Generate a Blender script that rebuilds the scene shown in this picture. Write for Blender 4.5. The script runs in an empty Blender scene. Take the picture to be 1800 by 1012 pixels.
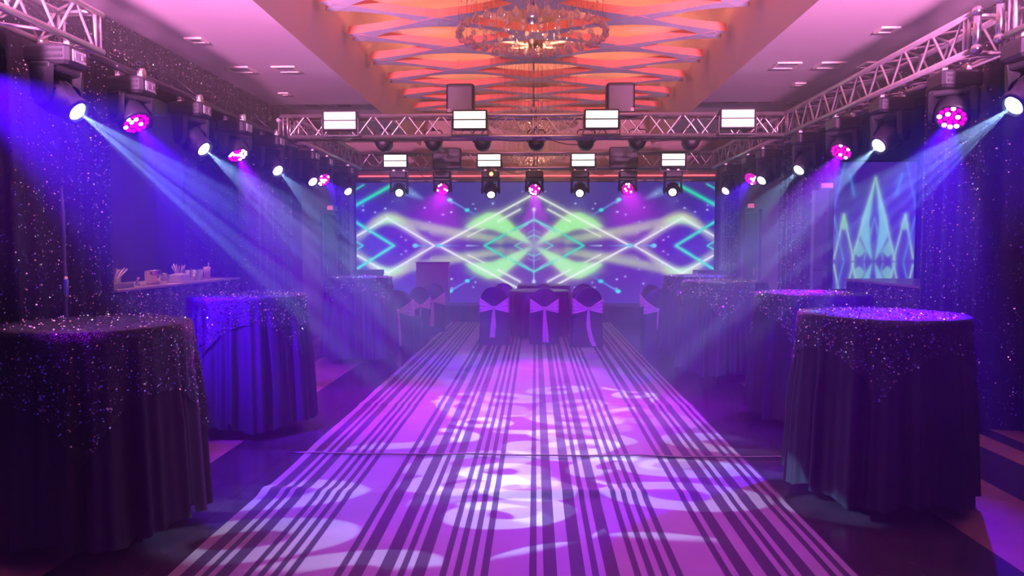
import bpy, math, random
import numpy as np
from mathutils import Vector, Matrix, Euler

sc = bpy.context.scene
C = sc.collection
random.seed(7)
PI = math.pi
R = math.radians

# ------------------------------------------------------------------ camera
cam_d = bpy.data.cameras.new('camera')
cam_d.lens = 26.0
cam_d.sensor_width = 36.0
cam_d.clip_end = 100
cam = bpy.data.objects.new('camera', cam_d)
C.objects.link(cam)
cam.location = (0, 0, 1.5)
cam.rotation_euler = (R(90 - 3.214), 0, R(1.806))
sc.camera = cam

# ------------------------------------------------------------------ world, exposure, light settings
w = bpy.data.worlds.new('world')
sc.world = w
w.use_nodes = True
w.node_tree.nodes['Background'].inputs[0].default_value = (0.09, 0.03, 1.0, 1)
w.node_tree.nodes['Background'].inputs[1].default_value = 0.5
sc.view_settings.view_transform = 'Standard'
sc.view_settings.look = 'None'
sc.view_settings.gamma = 1.0
sc.view_settings.use_curve_mapping = False
sc.view_settings.exposure = 0.0
cy = sc.cycles
cy.max_bounces = 6
cy.diffuse_bounces = 2
cy.glossy_bounces = 2
cy.transmission_bounces = 5
cy.transparent_max_bounces = 8
cy.volume_bounces = 0
cy.sample_clamp_indirect = 4.0
cy.sample_clamp_direct = 0.0
cy.use_denoising = True
cy.adaptive_threshold = 0.02
cy.caustics_reflective = False
cy.caustics_refractive = False

HAZE = 0.033               # haze density per metre
BEAM_W = 2950.0             # white beam heads
WASH_W = 1950.0             # violet wash heads
COVE = 19.0                 # warm cove strips above the ceiling lattice
UP_W = 11500.0               # unseen warm uplights added on stands to light the ceiling
BAR_W = 220.0               # warm downlights above the left bar
FLOOD_W = 1000.0             # unseen warm floods added to light the front truss
CHAND_W = 9.0             # warm lamp inside each chandelier
BEAM_COL = (0.34, 0.56, 1.0)
WASH_BLUE = (0.075, 0.0, 1.0)
WASH_MAG = (0.80, 0.0, 1.0)

# ------------------------------------------------------------------ node helpers
def new_mat(name):
    m = bpy.data.materials.new(name)
    m.use_nodes = True
    nt = m.node_tree
    return m, nt, nt.nodes['Principled BSDF']

def mat(name, col, rough=0.5, metal=0.0, var=0.0, vscale=8.0, bump=0.0, bscale=60.0, emit=None, estr=0.0, spec=0.5):
    m, nt, b = new_mat(name)
    b.inputs['Base Color'].default_value = (*col, 1)
    b.inputs['Roughness'].default_value = rough
    b.inputs['Metallic'].default_value = metal
    b.inputs['Specular IOR Level'].default_value = spec
    tc = nt.nodes.new('ShaderNodeTexCoord')
    if var > 0:
        n = nt.nodes.new('ShaderNodeTexNoise'); n.inputs['Scale'].default_value = vscale; n.inputs['Detail'].default_value = 5
        nt.links.new(tc.outputs['Object'], n.inputs['Vector'])
        r = nt.nodes.new('ShaderNodeValToRGB')
        r.color_ramp.elements[0].position = 0.3; r.color_ramp.elements[1].position = 0.7
        r.color_ramp.elements[0].color = (*[c * (1 - var) for c in col], 1)
        r.color_ramp.elements[1].color = (*[min(1, c * (1 + var)) for c in col], 1)
        nt.links.new(n.outputs['Fac'], r.inputs['Fac'])
        nt.links.new(r.outputs['Color'], b.inputs['Base Color'])
    if bump > 0:
        n2 = nt.nodes.new('ShaderNodeTexNoise'); n2.inputs['Scale'].default_value = bscale; n2.inputs['Detail'].default_value = 3
        nt.links.new(tc.outputs['Object'], n2.inputs['Vector'])
        bp = nt.nodes.new('ShaderNodeBump'); bp.inputs['Strength'].default_value = bump; bp.inputs['Distance'].default_value = 0.01
        nt.links.new(n2.outputs['Fac'], bp.inputs['Height'])
        nt.links.new(bp.outputs['Normal'], b.inputs['Normal'])
    if emit:
        b.inputs['Emission Color'].default_value = (*emit, 1)
        b.inputs['Emission Strength'].default_value = estr
    return m

M = {}
M['black_metal'] = mat('black_metal', (0.012, 0.012, 0.016), 0.38, 0.0, 0.3, 20, 0.05, 200)
M['black_plastic'] = mat('black_plastic', (0.02, 0.02, 0.025), 0.45, 0.0, 0.25, 15, 0.08, 150)
M['truss'] = mat('truss', (0.62, 0.55, 0.52), 0.32, 0.85, 0.12, 12)
M['chrome'] = mat('chrome', (0.8, 0.76, 0.72), 0.16, 1.0, 0.05, 30)
M['ceiling'] = mat('ceiling_paint', (0.66, 0.55, 0.56), 0.7, 0, 0.04, 1.5, 0.03, 6)
M['coffer'] = mat('coffer_plaster', (0.66, 0.52, 0.50), 0.6, 0, 0.05, 1.2, 0.05, 3)
M['rib_white'] = mat('rib_soffit', (0.78, 0.74, 0.80), 0.55, 0, 0.05, 3)
M['rib_red_glow'] = mat('rib_fascia', (0.80, 0.24, 0.15), 0.5, 0, 0.08, 3)  # red-orange of the cove light painted into the rib sides
M['cove_panel'] = mat('cove_panel', (0.88, 0.64, 0.54), 0.7, 0, 0.04, 2)
M['wall'] = mat('wall_paint', (0.30, 0.24, 0.30), 0.7, 0, 0.15, 2, 0.05, 20)
M['wall_back'] = mat('wall_back_paint', (0.62, 0.42, 0.38), 0.7, 0, 0.08, 2)
M['dark_panel'] = mat('dark_panel', (0.05, 0.04, 0.06), 0.5, 0, 0.2, 3)
M['cloth'] = mat('black_cloth', (0.012, 0.011, 0.018), 0.62, 0, 0.3, 6, 0.12, 260)
M['spandex'] = mat('black_spandex', (0.010, 0.009, 0.014), 0.36, 0, 0.2, 4, 0.05, 300)
M['sash'] = mat('rose_sash', (0.90, 0.46, 0.42), 0.42, 0, 0.12, 14, 0.15, 90)
M['stage_skirt'] = mat('stage_skirt', (0.02, 0.018, 0.03), 0.7, 0, 0.2, 8)
M['stage_top'] = mat('stage_top', (0.10, 0.09, 0.12), 0.5, 0, 0.2, 4)
M['tan_stone'] = mat('tan_stone', (0.50, 0.22, 0.17), 0.22, 0, 0.18, 3.5)
M['dark_tile'] = mat('dark_tile', (0.055, 0.035, 0.045), 0.20, 0, 0.45, 5)
M['grout'] = mat('grout', (0.07, 0.05, 0.06), 0.6, 0, 0.2, 20)
M['bar_top'] = mat('bar_top', (0.45, 0.30, 0.28), 0.3, 0, 0.2, 6)
M['steel'] = mat('brushed_steel', (0.75, 0.62, 0.50), 0.22, 1.0, 0.1, 40)
M['paper'] = mat('cream_paper', (0.80, 0.68, 0.55), 0.6, 0, 0.05, 30)
M['pink_plastic'] = mat('pink_plastic', (0.72, 0.36, 0.38), 0.4, 0, 0.06, 20)
M['grey_box'] = mat('grey_box', (0.16, 0.13, 0.15), 0.5, 0, 0.1, 8)
M['grey_panel'] = mat('grey_panel', (0.22, 0.20, 0.25), 0.4, 0, 0.1, 5)
M['decal_grey'] = mat('decal_grey', (0.35, 0.35, 0.38), 0.4, 0, 0.4, 60)
M['tile_edge'] = mat('metal_strip', (0.35, 0.30, 0.36), 0.25, 0.9, 0.1, 40)
M['mirror'] = mat('mirror_strip', (0.7, 0.7, 0.72), 0.08, 1.0, 0.1, 25)

def emit_mat(name, col, s, sampling=None):
    m = bpy.data.materials.new(name); m.use_nodes = True
    nt = m.node_tree
    nt.nodes.clear()
    e = nt.nodes.new('ShaderNodeEmission'); e.inputs[0].default_value = (*col, 1); e.inputs[1].default_value = s
    o = nt.nodes.new('ShaderNodeOutputMaterial'); nt.links.new(e.outputs[0], o.inputs[0])
    if sampling: m.cycles.emission_sampling = sampling
    return m
M['led_white'] = emit_mat('led_white', (1.0, 0.95, 0.86), 2.6)
M['lens_white'] = emit_mat('lens_white', (0.86, 1.0, 0.93), 22.0, 'NONE')
M['wash_face'] = emit_mat('wash_face', (0.85, 0.0, 0.75), 0.30, 'NONE')
M['wash_cell'] = emit_mat('wash_cell', (1.0, 0.0, 0.66), 1.5, 'NONE')
M['wash_cell_hot'] = emit_mat('wash_cell_hot', (1.0, 0.55, 0.92), 7.0, 'NONE')
M['cove_strip'] = emit_mat('cove_strip', (1.0, 0.34, 0.19), COVE)
M['red_strip'] = emit_mat('red_strip', (1.0, 0.12, 0.16), 3.0)
M['sign'] = emit_mat('sign_face', (1.0, 0.16, 0.42), 1.0)
M['red_dot'] = emit_mat('red_dot', (1.0, 0.16, 0.06), 14.0, 'NONE')

# crystal: mostly clear, with bright facets
def clear_mat(name, tint, refl):
    m = bpy.data.materials.new(name); m.use_nodes = True; nt = m.node_tree; nt.nodes.clear()
    tr = nt.nodes.new('ShaderNodeBsdfTransparent'); tr.inputs[0].default_value = (*tint, 1)
    gl = nt.nodes.new('ShaderNodeBsdfGlossy'); gl.inputs[0].default_value = (1, .93, .9, 1); gl.inputs['Roughness'].default_value = .08
    df = nt.nodes.new('ShaderNodeBsdfTranslucent'); df.inputs[0].default_value = (.9, .75, .7, 1)
    lw = nt.nodes.new('ShaderNodeLayerWeight'); lw.inputs[0].default_value = refl
    m1 = nt.nodes.new('ShaderNodeMixShader'); m1.inputs[0].default_value = .5
    nt.links.new(tr.outputs[0], m1.inputs[1]); nt.links.new(df.outputs[0], m1.inputs[2])
    m2 = nt.nodes.new('ShaderNodeMixShader'); nt.links.new(lw.outputs['Facing'], m2.inputs[0])
    nt.links.new(m1.outputs[0], m2.inputs[1]); nt.links.new(gl.outputs[0], m2.inputs[2])
    o = nt.nodes.new('ShaderNodeOutputMaterial'); nt.links.new(m2.outputs[0], o.inputs[0])
    return m
M['crystal'] = clear_mat('crystal', (1.0, .96, .94), .45)
M['glass'] = clear_mat('clear_glass', (.98, .96, .98), .35)
# sequins: one random tint per disc
m, nt, b = new_mat('sequin')
g = nt.nodes.new('ShaderNodeNewGeometry')
rp = nt.nodes.new('ShaderNodeValToRGB')
rp.color_ramp.elements[0].color = (0.35, 0.32, 0.42, 1); rp.color_ramp.elements[1].color = (0.95, 0.82, 0.78, 1)
nt.links.new(g.outputs['Random Per Island'], rp.inputs['Fac'])
nt.links.new(rp.outputs['Color'], b.inputs['Base Color'])
b.inputs['Metallic'].default_value = 1.0
b.inputs['Roughness'].default_value = 0.10
M['sequin'] = m
# cloth that carries the sequins: dark with a fine facet relief
m, nt, b = new_mat('sequin_cloth')
b.inputs['Base Color'].default_value = (0.010, 0.009, 0.016, 1); b.inputs['Roughness'].default_value = 0.4
tc = nt.nodes.new('ShaderNodeTexCoord')
vo = nt.nodes.new('ShaderNodeTexVoronoi'); vo.inputs['Scale'].default_value = 130
nt.links.new(tc.outputs['Object'], vo.inputs['Vector'])
bp = nt.nodes.new('ShaderNodeBump'); bp.inputs['Strength'].default_value = 0.7; bp.inputs['Distance'].default_value = 0.006
nt.links.new(vo.outputs['Distance'], bp.inputs['Height']); nt.links.new(bp.outputs['Normal'], b.inputs['Normal'])
M['sequin_cloth'] = m

# striped runner: 28-unit stripe repeat across the width
m, nt, b = new_mat('striped_runner')
b.inputs['Roughness'].default_value = 0.75
tc = nt.nodes.new('ShaderNodeTexCoord'); sp = nt.nodes.new('ShaderNodeSeparateXYZ')
nt.links.new(tc.outputs['Object'], sp.inputs[0])
PER = 0.889
ad = nt.nodes.new('ShaderNodeMath'); ad.operation = 'ADD'; ad.inputs[1].default_value = 0.026 + PER * 10
nt.links.new(sp.outputs['X'], ad.inputs[0])
dv = nt.nodes.new('ShaderNodeMath'); dv.operation = 'DIVIDE'; dv.inputs[1].default_value = PER
nt.links.new(ad.outputs[0], dv.inputs[0])
fr = nt.nodes.new('ShaderNodeMath'); fr.operation = 'FRACT'; nt.links.new(dv.outputs[0], fr.inputs[0])
cr = nt.nodes.new('ShaderNodeValToRGB'); cr.color_ramp.interpolation = 'CONSTANT'
seq = [1, 1, 2, 2, 2, 1, 1, 1, 2, 2, 1, 1, 1, 1, 1, 1, 1, 6]
pos, k = 0.0, 0
BLK, WHT = (0.020, 0.018, 0.030, 1), (0.38, 0.325, 0.28, 1)
els = cr.color_ramp.elements
for i, n in enumerate(seq):
    col = BLK if i % 2 == 0 else WHT
    if i == 0: els[0].position = 0; els[0].color = col
    elif i == 1: els[1].position = pos / 28; els[1].color = col
    else:
        e = els.new(pos / 28); e.color = col
    pos += n
nt.links.new(fr.outputs[0], cr.inputs['Fac'])
nz = nt.nodes.new('ShaderNodeTexNoise'); nz.inputs['Scale'].default_value = 3.0; nz.inputs['Detail'].default_value = 6
nt.links.new(tc.outputs['Object'], nz.inputs['Vector'])
mp = nt.nodes.new('ShaderNodeMapRange'); mp.inputs[1].default_value = 0.5; mp.inputs[2].default_value = 0.7; mp.inputs[3].default_value = 0.86; mp.inputs[4].default_value = 1.0
nt.links.new(nz.outputs['Fac'], mp.inputs[0])
mx = nt.nodes.new('ShaderNodeMix'); mx.data_type = 'RGBA'; mx.blend_type = 'MULTIPLY'; mx.inputs[0].default_value = 1.0
nt.links.new(cr.outputs['Color'], mx.inputs[6]); nt.links.new(mp.outputs[0], mx.inputs[7])
nt.links.new(mx.outputs[2], b.inputs['Base Color'])
wv = nt.nodes.new('ShaderNodeTexNoise'); wv.inputs['Scale'].default_value = 240
nt.links.new(tc.outputs['Object'], wv.inputs['Vector'])
bp = nt.nodes.new('ShaderNodeBump'); bp.inputs['Strength'].default_value = 0.15; bp.inputs['Distance'].default_value = 0.004
nt.links.new(wv.outputs['Fac'], bp.inputs['Height']); nt.links.new(bp.outputs['Normal'], b.inputs['Normal'])
M['runner'] = m

# screens: colour of each pixel of the display comes from the mesh's own colour layer
def screen_mat(name, s):
    m = bpy.data.materials.new(name); m.use_nodes = True; nt = m.node_tree; nt.nodes.clear()
    a = nt.nodes.new('ShaderNodeAttribute'); a.attribute_name = 'screen'
    e = nt.nodes.new('ShaderNodeEmission'); e.inputs[1].default_value = s
    o = nt.nodes.new('ShaderNodeOutputMaterial')
    nt.links.new(a.outputs['Color'], e.inputs[0]); nt.links.new(e.outputs[0], o.inputs[0])
    m.cycles.emission_sampling = 'NONE'
    return m
M['screen'] = screen_mat('screen', 1.6)
M['side_screen'] = screen_mat('side_screen', 1.0)

# ------------------------------------------------------------------ mesh helpers
class MB:
    def __init__(s): s.v, s.f, s.mi, s.sm = [], [], [], []
    def add(s, vs, fs, mi=0, smooth=False, T=None):
        o = len(s.v)
        if T is not None: vs = [T @ Vector(p) for p in vs]
        s.v += [tuple(p) for p in vs]
        for f in fs:
            s.f.append([i + o for i in f]); s.mi.append(mi); s.sm.append(smooth)
        return s
    def box(s, x0, x1, y0, y1, z0, z1, mi=0, T=None, ch=0.0):
        if ch <= 0:
            vs = [(x0, y0, z0), (x1, y0, z0), (x1, y1, z0), (x0, y1, z0), (x0, y0, z1), (x1, y0, z1), (x1, y1, z1), (x0, y1, z1)]
            fs = [(3, 2, 1, 0), (4, 5, 6, 7), (0, 1, 5, 4), (1, 2, 6, 5), (2, 3, 7, 6), (3, 0, 4, 7)]
            return s.add(vs, fs, mi, False, T)
        def ring(z, d):
            a, b_, c, e = x0 + d, x1 - d, y0 + d, y1 - d
            k = ch
            return [(a + k, c, z), (b_ - k, c, z), (b_, c + k, z), (b_, e - k, z), (b_ - k, e, z), (a + k, e, z), (a, e - k, z), (a, c + k, z)]
        rings = [ring(z0, ch), ring(z0 + ch, 0), ring(z1 - ch, 0), ring(z1, ch)]
        return s.loft(rings, mi=mi, T=T)
    def loft(s, rings, mi=0, smooth=False, cap0=True, cap1=True, T=None, closed=True):
        n = len(rings[0]); vs = [p for r in rings for p in r]; fs = []
        for a in range(len(rings) - 1):
            for i in range(n if closed else n - 1):
                j = (i + 1) % n
                fs.append((a * n + i, a * n + j, (a + 1) * n + j, (a + 1) * n + i))
        s.add(vs, fs, mi, smooth, T)
        o = len(s.v) - len(vs)
        if cap0: s.f.append([o + i for i in range(n)][::-1]); s.mi.append(mi); s.sm.append(False)
        if cap1: s.f.append([o + (len(rings) - 1) * n + i for i in range(n)]); s.mi.append(mi); s.sm.append(False)
        return s
    def lathe(s, prof, n=20, mi=0, smooth=True, T=None, caps=True):
        rings = [[(r * math.cos(2 * PI * i / n), r * math.sin(2 * PI * i / n), z) for i in range(n)] for r, z in prof]
        return s.loft(rings, mi, smooth, caps, caps, T)
    def cyl(s, p0, p1, r0, r1=None, n=8, mi=0, smooth=True, caps=True):
        p0, p1 = Vector(p0), Vector(p1); r1 = r0 if r1 is None else r1
        d = p1 - p0; q = d.to_track_quat('Z', 'Y').to_matrix().to_4x4()
        return s.lathe([(r0, 0), (r1, d.length)], n, mi, smooth, Matrix.Translation(p0) @ q, caps)
    def tube(s, pts, r, n=6, mi=0):
        rings = []
        for i, p in enumerate(pts):
            a = Vector(pts[max(0, i - 1)]); b_ = Vector(pts[min(len(pts) - 1, i + 1)])
            q = (b_ - a).to_track_quat('Z', 'Y')
            rings.append([Vector(p) + q @ Vector((r * math.cos(2 * PI * k / n), r * math.sin(2 * PI * k / n), 0)) for k in range(n)])
        return s.loft(rings, mi, True)
    def grid(s, fn, nu, nv, mi=0, smooth=True, wrap=False):
        vs = [fn(i / (nu if wrap else nu - 1), j / (nv - 1)) for j in range(nv) for i in range(nu)]
        fs = []
        for j in range(nv - 1):
            for i in range(nu if wrap else nu - 1):
                i2 = (i + 1) % nu
                fs.append((j * nu + i, j * nu + i2, (j + 1) * nu + i2, (j + 1) * nu + i))
        return s.add(vs, fs, mi, smooth)
    def mesh(s, name, mats):
        me = bpy.data.meshes.new(name)
        me.from_pydata(s.v, [], s.f)
        for mm in mats: me.materials.append(M[mm])
        me.polygons.foreach_set('material_index', s.mi)
        me.polygons.foreach_set('use_smooth', s.sm)
        me.update()
        return me
    def build(s, name, mats, parent=None, loc=(0, 0, 0)):
        if isinstance(mats, str): mats = [mats]
        return link(name, s.mesh(name, mats), parent, loc)

def link(name, data, parent=None, loc=(0, 0, 0), rot=None):
    o = bpy.data.objects.new(name, data)
    C.objects.link(o); o.location = loc
    if rot is not None: o.rotation_euler = rot
    if parent is not None: o.parent = parent
    return o

def tag(o, label, cat, group=None, kind=None):
    o['label'] = label; o['category'] = cat
    if group: o['group'] = group
    if kind: o['kind'] = kind
    return o

def thing(name, label, cat, loc=(0, 0, 0), rz=0.0, group=None):
    o = link(name, None, None, loc, (0, 0, rz)); o.empty_display_size = 0.1
    return tag(o, label, cat, group)

def struct(name, mb, mats, loc=(0, 0, 0)):
    o = mb.build(name, mats, None, loc); o['kind'] = 'structure'
    return o

def copy_tree(o, parent=None):
    c = o.copy(); C.objects.link(c); c.parent = parent
    for ch in list(o.children): copy_tree(ch, c)
    return c

def box_struct(name, b6, mat_):
    return struct(name, MB().box(*b6), mat_)

def sequins(parent, samples, size, tilt=0.55, name='sequins', seed=1):
    """samples: list of (position, normal); every sequin is a small six-sided disc with its own tilt"""
    rng = np.random.default_rng(seed)
    n = len(samples)
    P = np.array([p for p, _ in samples], dtype=np.float64); N = np.array([q for _, q in samples], dtype=np.float64)
    N = N / np.linalg.norm(N, axis=1, keepdims=True)
    N = N + rng.normal(0, tilt * 0.5, (n, 3)); N /= np.linalg.norm(N, axis=1, keepdims=True)
    A = np.cross(N, rng.normal(0, 1, (n, 3))); A /= np.linalg.norm(A, axis=1, keepdims=True)
    B = np.cross(N, A)
    r = (size * rng.uniform(0.75, 1.2, n))[:, None]
    ks = [2 * PI * k / 6 for k in range(6)]
    V = np.stack([P + r * (A * math.cos(a) + B * math.sin(a)) for a in ks], axis=1).reshape(-1, 3)
    me = bpy.data.meshes.new(name)
    me.vertices.add(n * 6); me.vertices.foreach_set('co', V.ravel())
    me.loops.add(n * 6); me.loops.foreach_set('vertex_index', np.arange(n * 6, dtype=np.int32))
    me.polygons.add(n); me.polygons.foreach_set('loop_start', np.arange(0, n * 6, 6, dtype=np.int32))
    me.materials.append(M['sequin'])
    me.update(calc_edges=True); me.validate()
    o = link(name, me, parent)
    o['kind'] = 'stuff'
    return o

# ================================================================== ROOM
YB = 15.6      # back wall
ZC = 3.6       # side ceiling height
XC = 2.42      # coffer half width
fl = struct('floor', MB().box(-6.3, 6.3, -1.5, YB + 0.2, -0.3, -0.012), 'grout')
# floor slabs: dark tiles in the middle, tan and dark bands along the sides
def slab(x0, x1, y0, y1, mt, zt):
    k = (round(x1 - x0, 3), round(y1 - y0, 3), mt, zt)
    if k not in slab.c:
        slab.c[k] = MB().box(0.0015, x1 - x0 - 0.0015, 0.0015, y1 - y0 - 0.0015, -0.02, zt).mesh('floor_tile', [mt])
    link('floor_tile', slab.c[k], fl, (x0, y0, 0))
slab.c = {}
bands = [(-5.2, -3.95, 'dark_tile', 0.62), (-3.95, -3.73, 'tan_stone', 1.2), (-3.73, -3.57, 'dark_tile', 1.2), (-3.57, -3.35, 'tan_stone', 1.2),
         (-3.35, -2.88, 'dark_tile', 0.6), (-2.88, -2.25, 'tan_stone', 1.2)]
bands = bands + [(-b1, -b0, mt, l) for b0, b1, mt, l in bands]
for x0, x1, mt, l in bands:
    y = 2.0
    while y < 15.0:
        slab(x0, x1, y, min(y + l, 15.2), mt, 0.0); y += l
for sx in (-2.25, 1.35):
    for i in range(2):
        y = 2.0
        while y < 15.0:
            slab(sx + i * 0.45, sx + (i + 1) * 0.45, y, y + 0.6, 'dark_tile', 0.0); y += 0.6
slab(-1.35, 1.35, 2.0, 15.2, 'dark_tile', -0.002)

box_struct('wall_left', (-6.4, -6.2, -1.5, YB, 0, ZC), 'wall')
box_struct('wall_right', (6.2, 6.4, -1.5, YB, 0, ZC), 'wall')
box_struct('wall_back', (-6.3, 6.3, YB, YB + 0.2, 0, 4.75), 'wall_back')
# wings that close the stage on both sides
box_struct('wall_wing_left', (-6.2, -3.78, 11.9, 12.1, 0, ZC), 'wall')
box_struct('wall_wing_right', (3.78, 6.2, 11.4, 11.6, 0, ZC), 'wall')
box_struct('wall_stage_left', (-3.95, -3.78, 12.1, YB, 0, 3.5), 'wall')
box_struct('wall_stage_right', (3.78, 3.95, 11.6, YB, 0, 3.5), 'wall')
# ceilings
for nm, x0, x1 in (('ceiling_left', -6.3, -XC), ('ceiling_right', XC, 6.3)):
    struct(nm, MB().box(x0, x1, -1.5, 11.0, ZC, ZC + 0.1), 'ceiling')
    struct(nm + '_rear', MB().box(x0, x1, 11.0, YB, ZC + 0.08, ZC + 0.18), 'ceiling')
struct('ceiling_coffer', MB().box(-XC - 0.1, XC + 0.1, -1.5, YB, 4.62, 4.75), 'cove_panel')
for nm, sx in (('trim_1', -1), ('trim_2', 1)):
    # coffer cheek: plaster wall with a soft curve towards the top
    prof = [(XC, ZC), (XC - 0.015, ZC + 0.1), (XC - 0.04, ZC + 0.25), (XC - 0.06, ZC + 0.4), (XC - 0.07, ZC + 0.6), (XC - 0.07, 4.64)]
    a = [(sx * x, -1.5, z) for x, z in prof]; b_ = [(sx * x, YB, z) for x, z in prof]
    struct(nm, MB().loft([a, b_], smooth=True, cap0=False, cap1=False, closed=False), 'coffer')

# ceiling lattice: every rib runs from one crossing to the next, fascia painted with the red cove glow, pale soffit
lat = thing('ceiling_lattice', 'red and lilac diamond rib lattice under the warm glowing coffered ceiling', 'ceiling lattice', (0, 0.13, 4.07))
NX = [-2.22, -1.11, 0.0, 1.11, 2.22]
P_ = 1.2
def rib_mesh(dx, dy):
    L = math.hypot(dx, dy); n = 9; bot, top = [], []
    rows = []
    for i in range(n):
        t = i / (n - 1); x = L * t
        wd = 0.06 + 0.10 * (abs(2 * t - 1) ** 1.6)
        lift = 0.02 * math.sin(PI * t)
        rows.append([(x, -wd, lift), (x, wd, lift), (x, wd * .8, 0.11), (x, -wd * .8, 0.11)])
    mb = MB(); vs = [p for r in rows for p in r]; fs, mi = [], []
    for a in range(n - 1):
        for i in range(4):
            j = (i + 1) % 4
            mb_f = (a * 4 + j, a * 4 + i, (a + 1) * 4 + i, (a + 1) * 4 + j)
            fs.append(mb_f); mi.append(0 if i == 0 else 1)
    fs += [(0, 1, 2, 3), tuple((n - 1) * 4 + k for k in (3, 2, 1, 0))]; mi += [1, 1]
    mb.v = vs; mb.f = [list(f) for f in fs]; mb.mi = mi; mb.sm = [False] * len(fs)
    return mb.mesh('rib', ['rib_white', 'rib_red_glow'])
ribm = rib_mesh(1.11, 0.6)
strip_len = math.hypot(1.11, 0.6)
stripm = MB().add([(0.12, -.022, .1115), (strip_len - .12, -.022, .1115), (strip_len - .12, .022, .1115), (.12, .022, .1115)], [(0, 1, 2, 3)]).mesh('cove_strip', ['cove_strip'])
ang = math.atan2(0.6, 1.11)
y0 = 9.1 - 4 * P_
for r_ in range(9):
    yc = y0 + r_ * P_
    for k in range(4):
        up = 1 if k % 2 == 0 else -1
        for sgn in (1, -1):
            # from the tip at yc outwards: even crossings lie at yc, odd ones half a repeat away
            ys = yc if k % 2 == 0 else yc + sgn * 0.6
            an = ang * sgn * up
            if ys > YB - 0.35 or ys + math.tan(an) * 1.11 > YB - 0.35: continue
            rb = link('rib', ribm, lat, (NX[k], ys, 0), (0, 0, an))
            link('cove_strip', stripm, rb)

# ceiling vents and small downlights
def vent(px, py, s, label):
    t = thing('ceiling_vent', label, 'vent', (px, py, ZC if py < 11 else ZC + 0.08), 0, 'square ceiling vents')
    mb = MB()
    for a, b_, c, d in ((-s, s, -s, -s + .03), (-s, s, s - .03, s), (-s, -s + .03, -s + .03, s - .03), (s - .03, s, -s + .03, s - .03)):
        mb.box(a, b_, c, d, -0.018, 0.0)
    mb.build('frame', 'paper', t)
    for i in range(4):
        y = -s + .05 + i * (2 * s - .1) / 3.5
        MB().box(-s + .03, s - .03, y, y + 0.028, -0.010, -0.002).build('slat', 'grey_panel', t)
names = ['nearest the sequin header', 'second from the sequin header', 'beside the truss', 'in the far row']
vs_ = [(-3.5, 8.8, .14, 'square ceiling vent on the left, near the sequin header, third row from the stage'), (-2.95, 8.8, .14, 'square ceiling vent on the left, beside the coffer edge'),
       (-3.45, 7.55, .09, 'small square downlight on the left ceiling, nearest the camera'), (-3.45, 10.2, .07, 'small square downlight on the left ceiling close to the front truss'),
       (-4.0, 11.45, .14, 'square vent on the left, far row, leftmost of three'), (-3.45, 11.45, .14, 'square vent on the left, far row, middle of three'), (-2.95, 11.45, .14, 'square vent on the left, far row, rightmost of three'),
       (2.9, 8.8, .14, 'square ceiling vent on the right, beside the coffer edge'), (3.4, 8.8, .14, 'square ceiling vent on the right, middle of three above the truss'), (3.9, 8.8, .14, 'square ceiling vent on the right, closest to the side truss'),
       (3.4, 7.4, .09, 'small square downlight on the right ceiling, nearest the camera'), (3.4, 9.8, .07, 'small square downlight on the right ceiling close to the front truss'),
       (2.95, 11.35, .14, 'square vent on the right, far row, leftmost of three'), (3.45, 11.35, .14, 'square vent on the right, far row, middle of three'), (3.95, 11.35, .14, 'square vent on the right, far row, rightmost of three')]
for v_ in vs_: vent(*v_)

# bulkhead over the screen with its red line
bh = struct('wall_bulkhead', MB().box(-3.75, 3.75, YB - 0.12, YB, 2.84, 3.16), 'wall_back')
MB().box(-3.7, 3.7, YB - 0.14, YB - 0.12, 2.955, 2.975).build('red_light_strip', 'red_strip', bh)
MB().box(-3.75, 3.75, YB - 0.18, YB, 2.84, 2.92).build('cornice', 'grey_panel', bh)

# stage
st = thing('stage_platform', 'low dark stage platform below the big screen', 'stage', (0, 14.75, 0))
MB().box(-3.75, 3.75, 0.0, 0.8, 0.29, 0.32).build('deck', 'stage_top', st)
mb = MB()
def skf(u, v):
    return (-3.75 + 7.5 * u, 0.012 * math.sin(u * 210) , 0.29 * v)
mb.grid(skf, 361, 2); mb.build('skirt', 'stage_skirt', st)
MB().box(-3.74, 3.74, 0.03, 0.8, 0.0, 0.29).build('substructure', 'black_plastic', st)

# runner
rn = MB()
def bumpz(x, y):
    z = 0.006
    z += 0.022 * math.exp(-((y - 4.40 - 0.03 * math.sin(x * 2)) / 0.07) ** 2) * (0.65 + 0.35 * math.sin(x * 3.1 + 1))
    z += 0.012 * math.exp(-((y - 6.92) / 0.08) ** 2) * (0.7 + 0.3 * math.sin(x * 2.3))
    z += 0.006 * math.exp(-((y - 8.9) / 0.1) ** 2)
    z += 0.0025 * (math.sin(y * 5.1 + x) * math.sin(x * 2.2 + y))
    return max(z, 0.003)
ys = sorted(set([round(1.8 + i * 0.1, 3) for i in range(129)] + [round(4.15 + i * 0.025, 3) for i in range(21)] + [round(6.7 + i * 0.03, 3) for i in range(16)]))
nx = 60
vs = [(-1.668 + 3.147 * i / nx + 0.006 * math.sin(y * 3), y, bumpz(-1.668 + 3.147 * i / nx, y)) for y in ys for i in range(nx + 1)]
fs = [(j * (nx + 1) + i, j * (nx + 1) + i + 1, (j + 1) * (nx + 1) + i + 1, (j + 1) * (nx + 1) + i) for j in range(len(ys) - 1) for i in range(nx)]
rn.add(vs, fs, 0, True)
# hem edges give the runner its thickness
tag(rn.build('aisle_runner', 'runner'), 'long white aisle runner with black stripes leading to the stage', 'runner')
cs = thing('floor_cable', 'thin metal strip lying across the striped runner', 'cable', (0, 5.2, 0.012))
MB().tube([(-1.78 + 3.62 * i / 30, 0.012 * math.sin(i * 0.7), 0.004 + 0.002 * math.sin(i * 1.3)) for i in range(31)], 0.006, 6).build('strip', 'tile_edge', cs)

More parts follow.
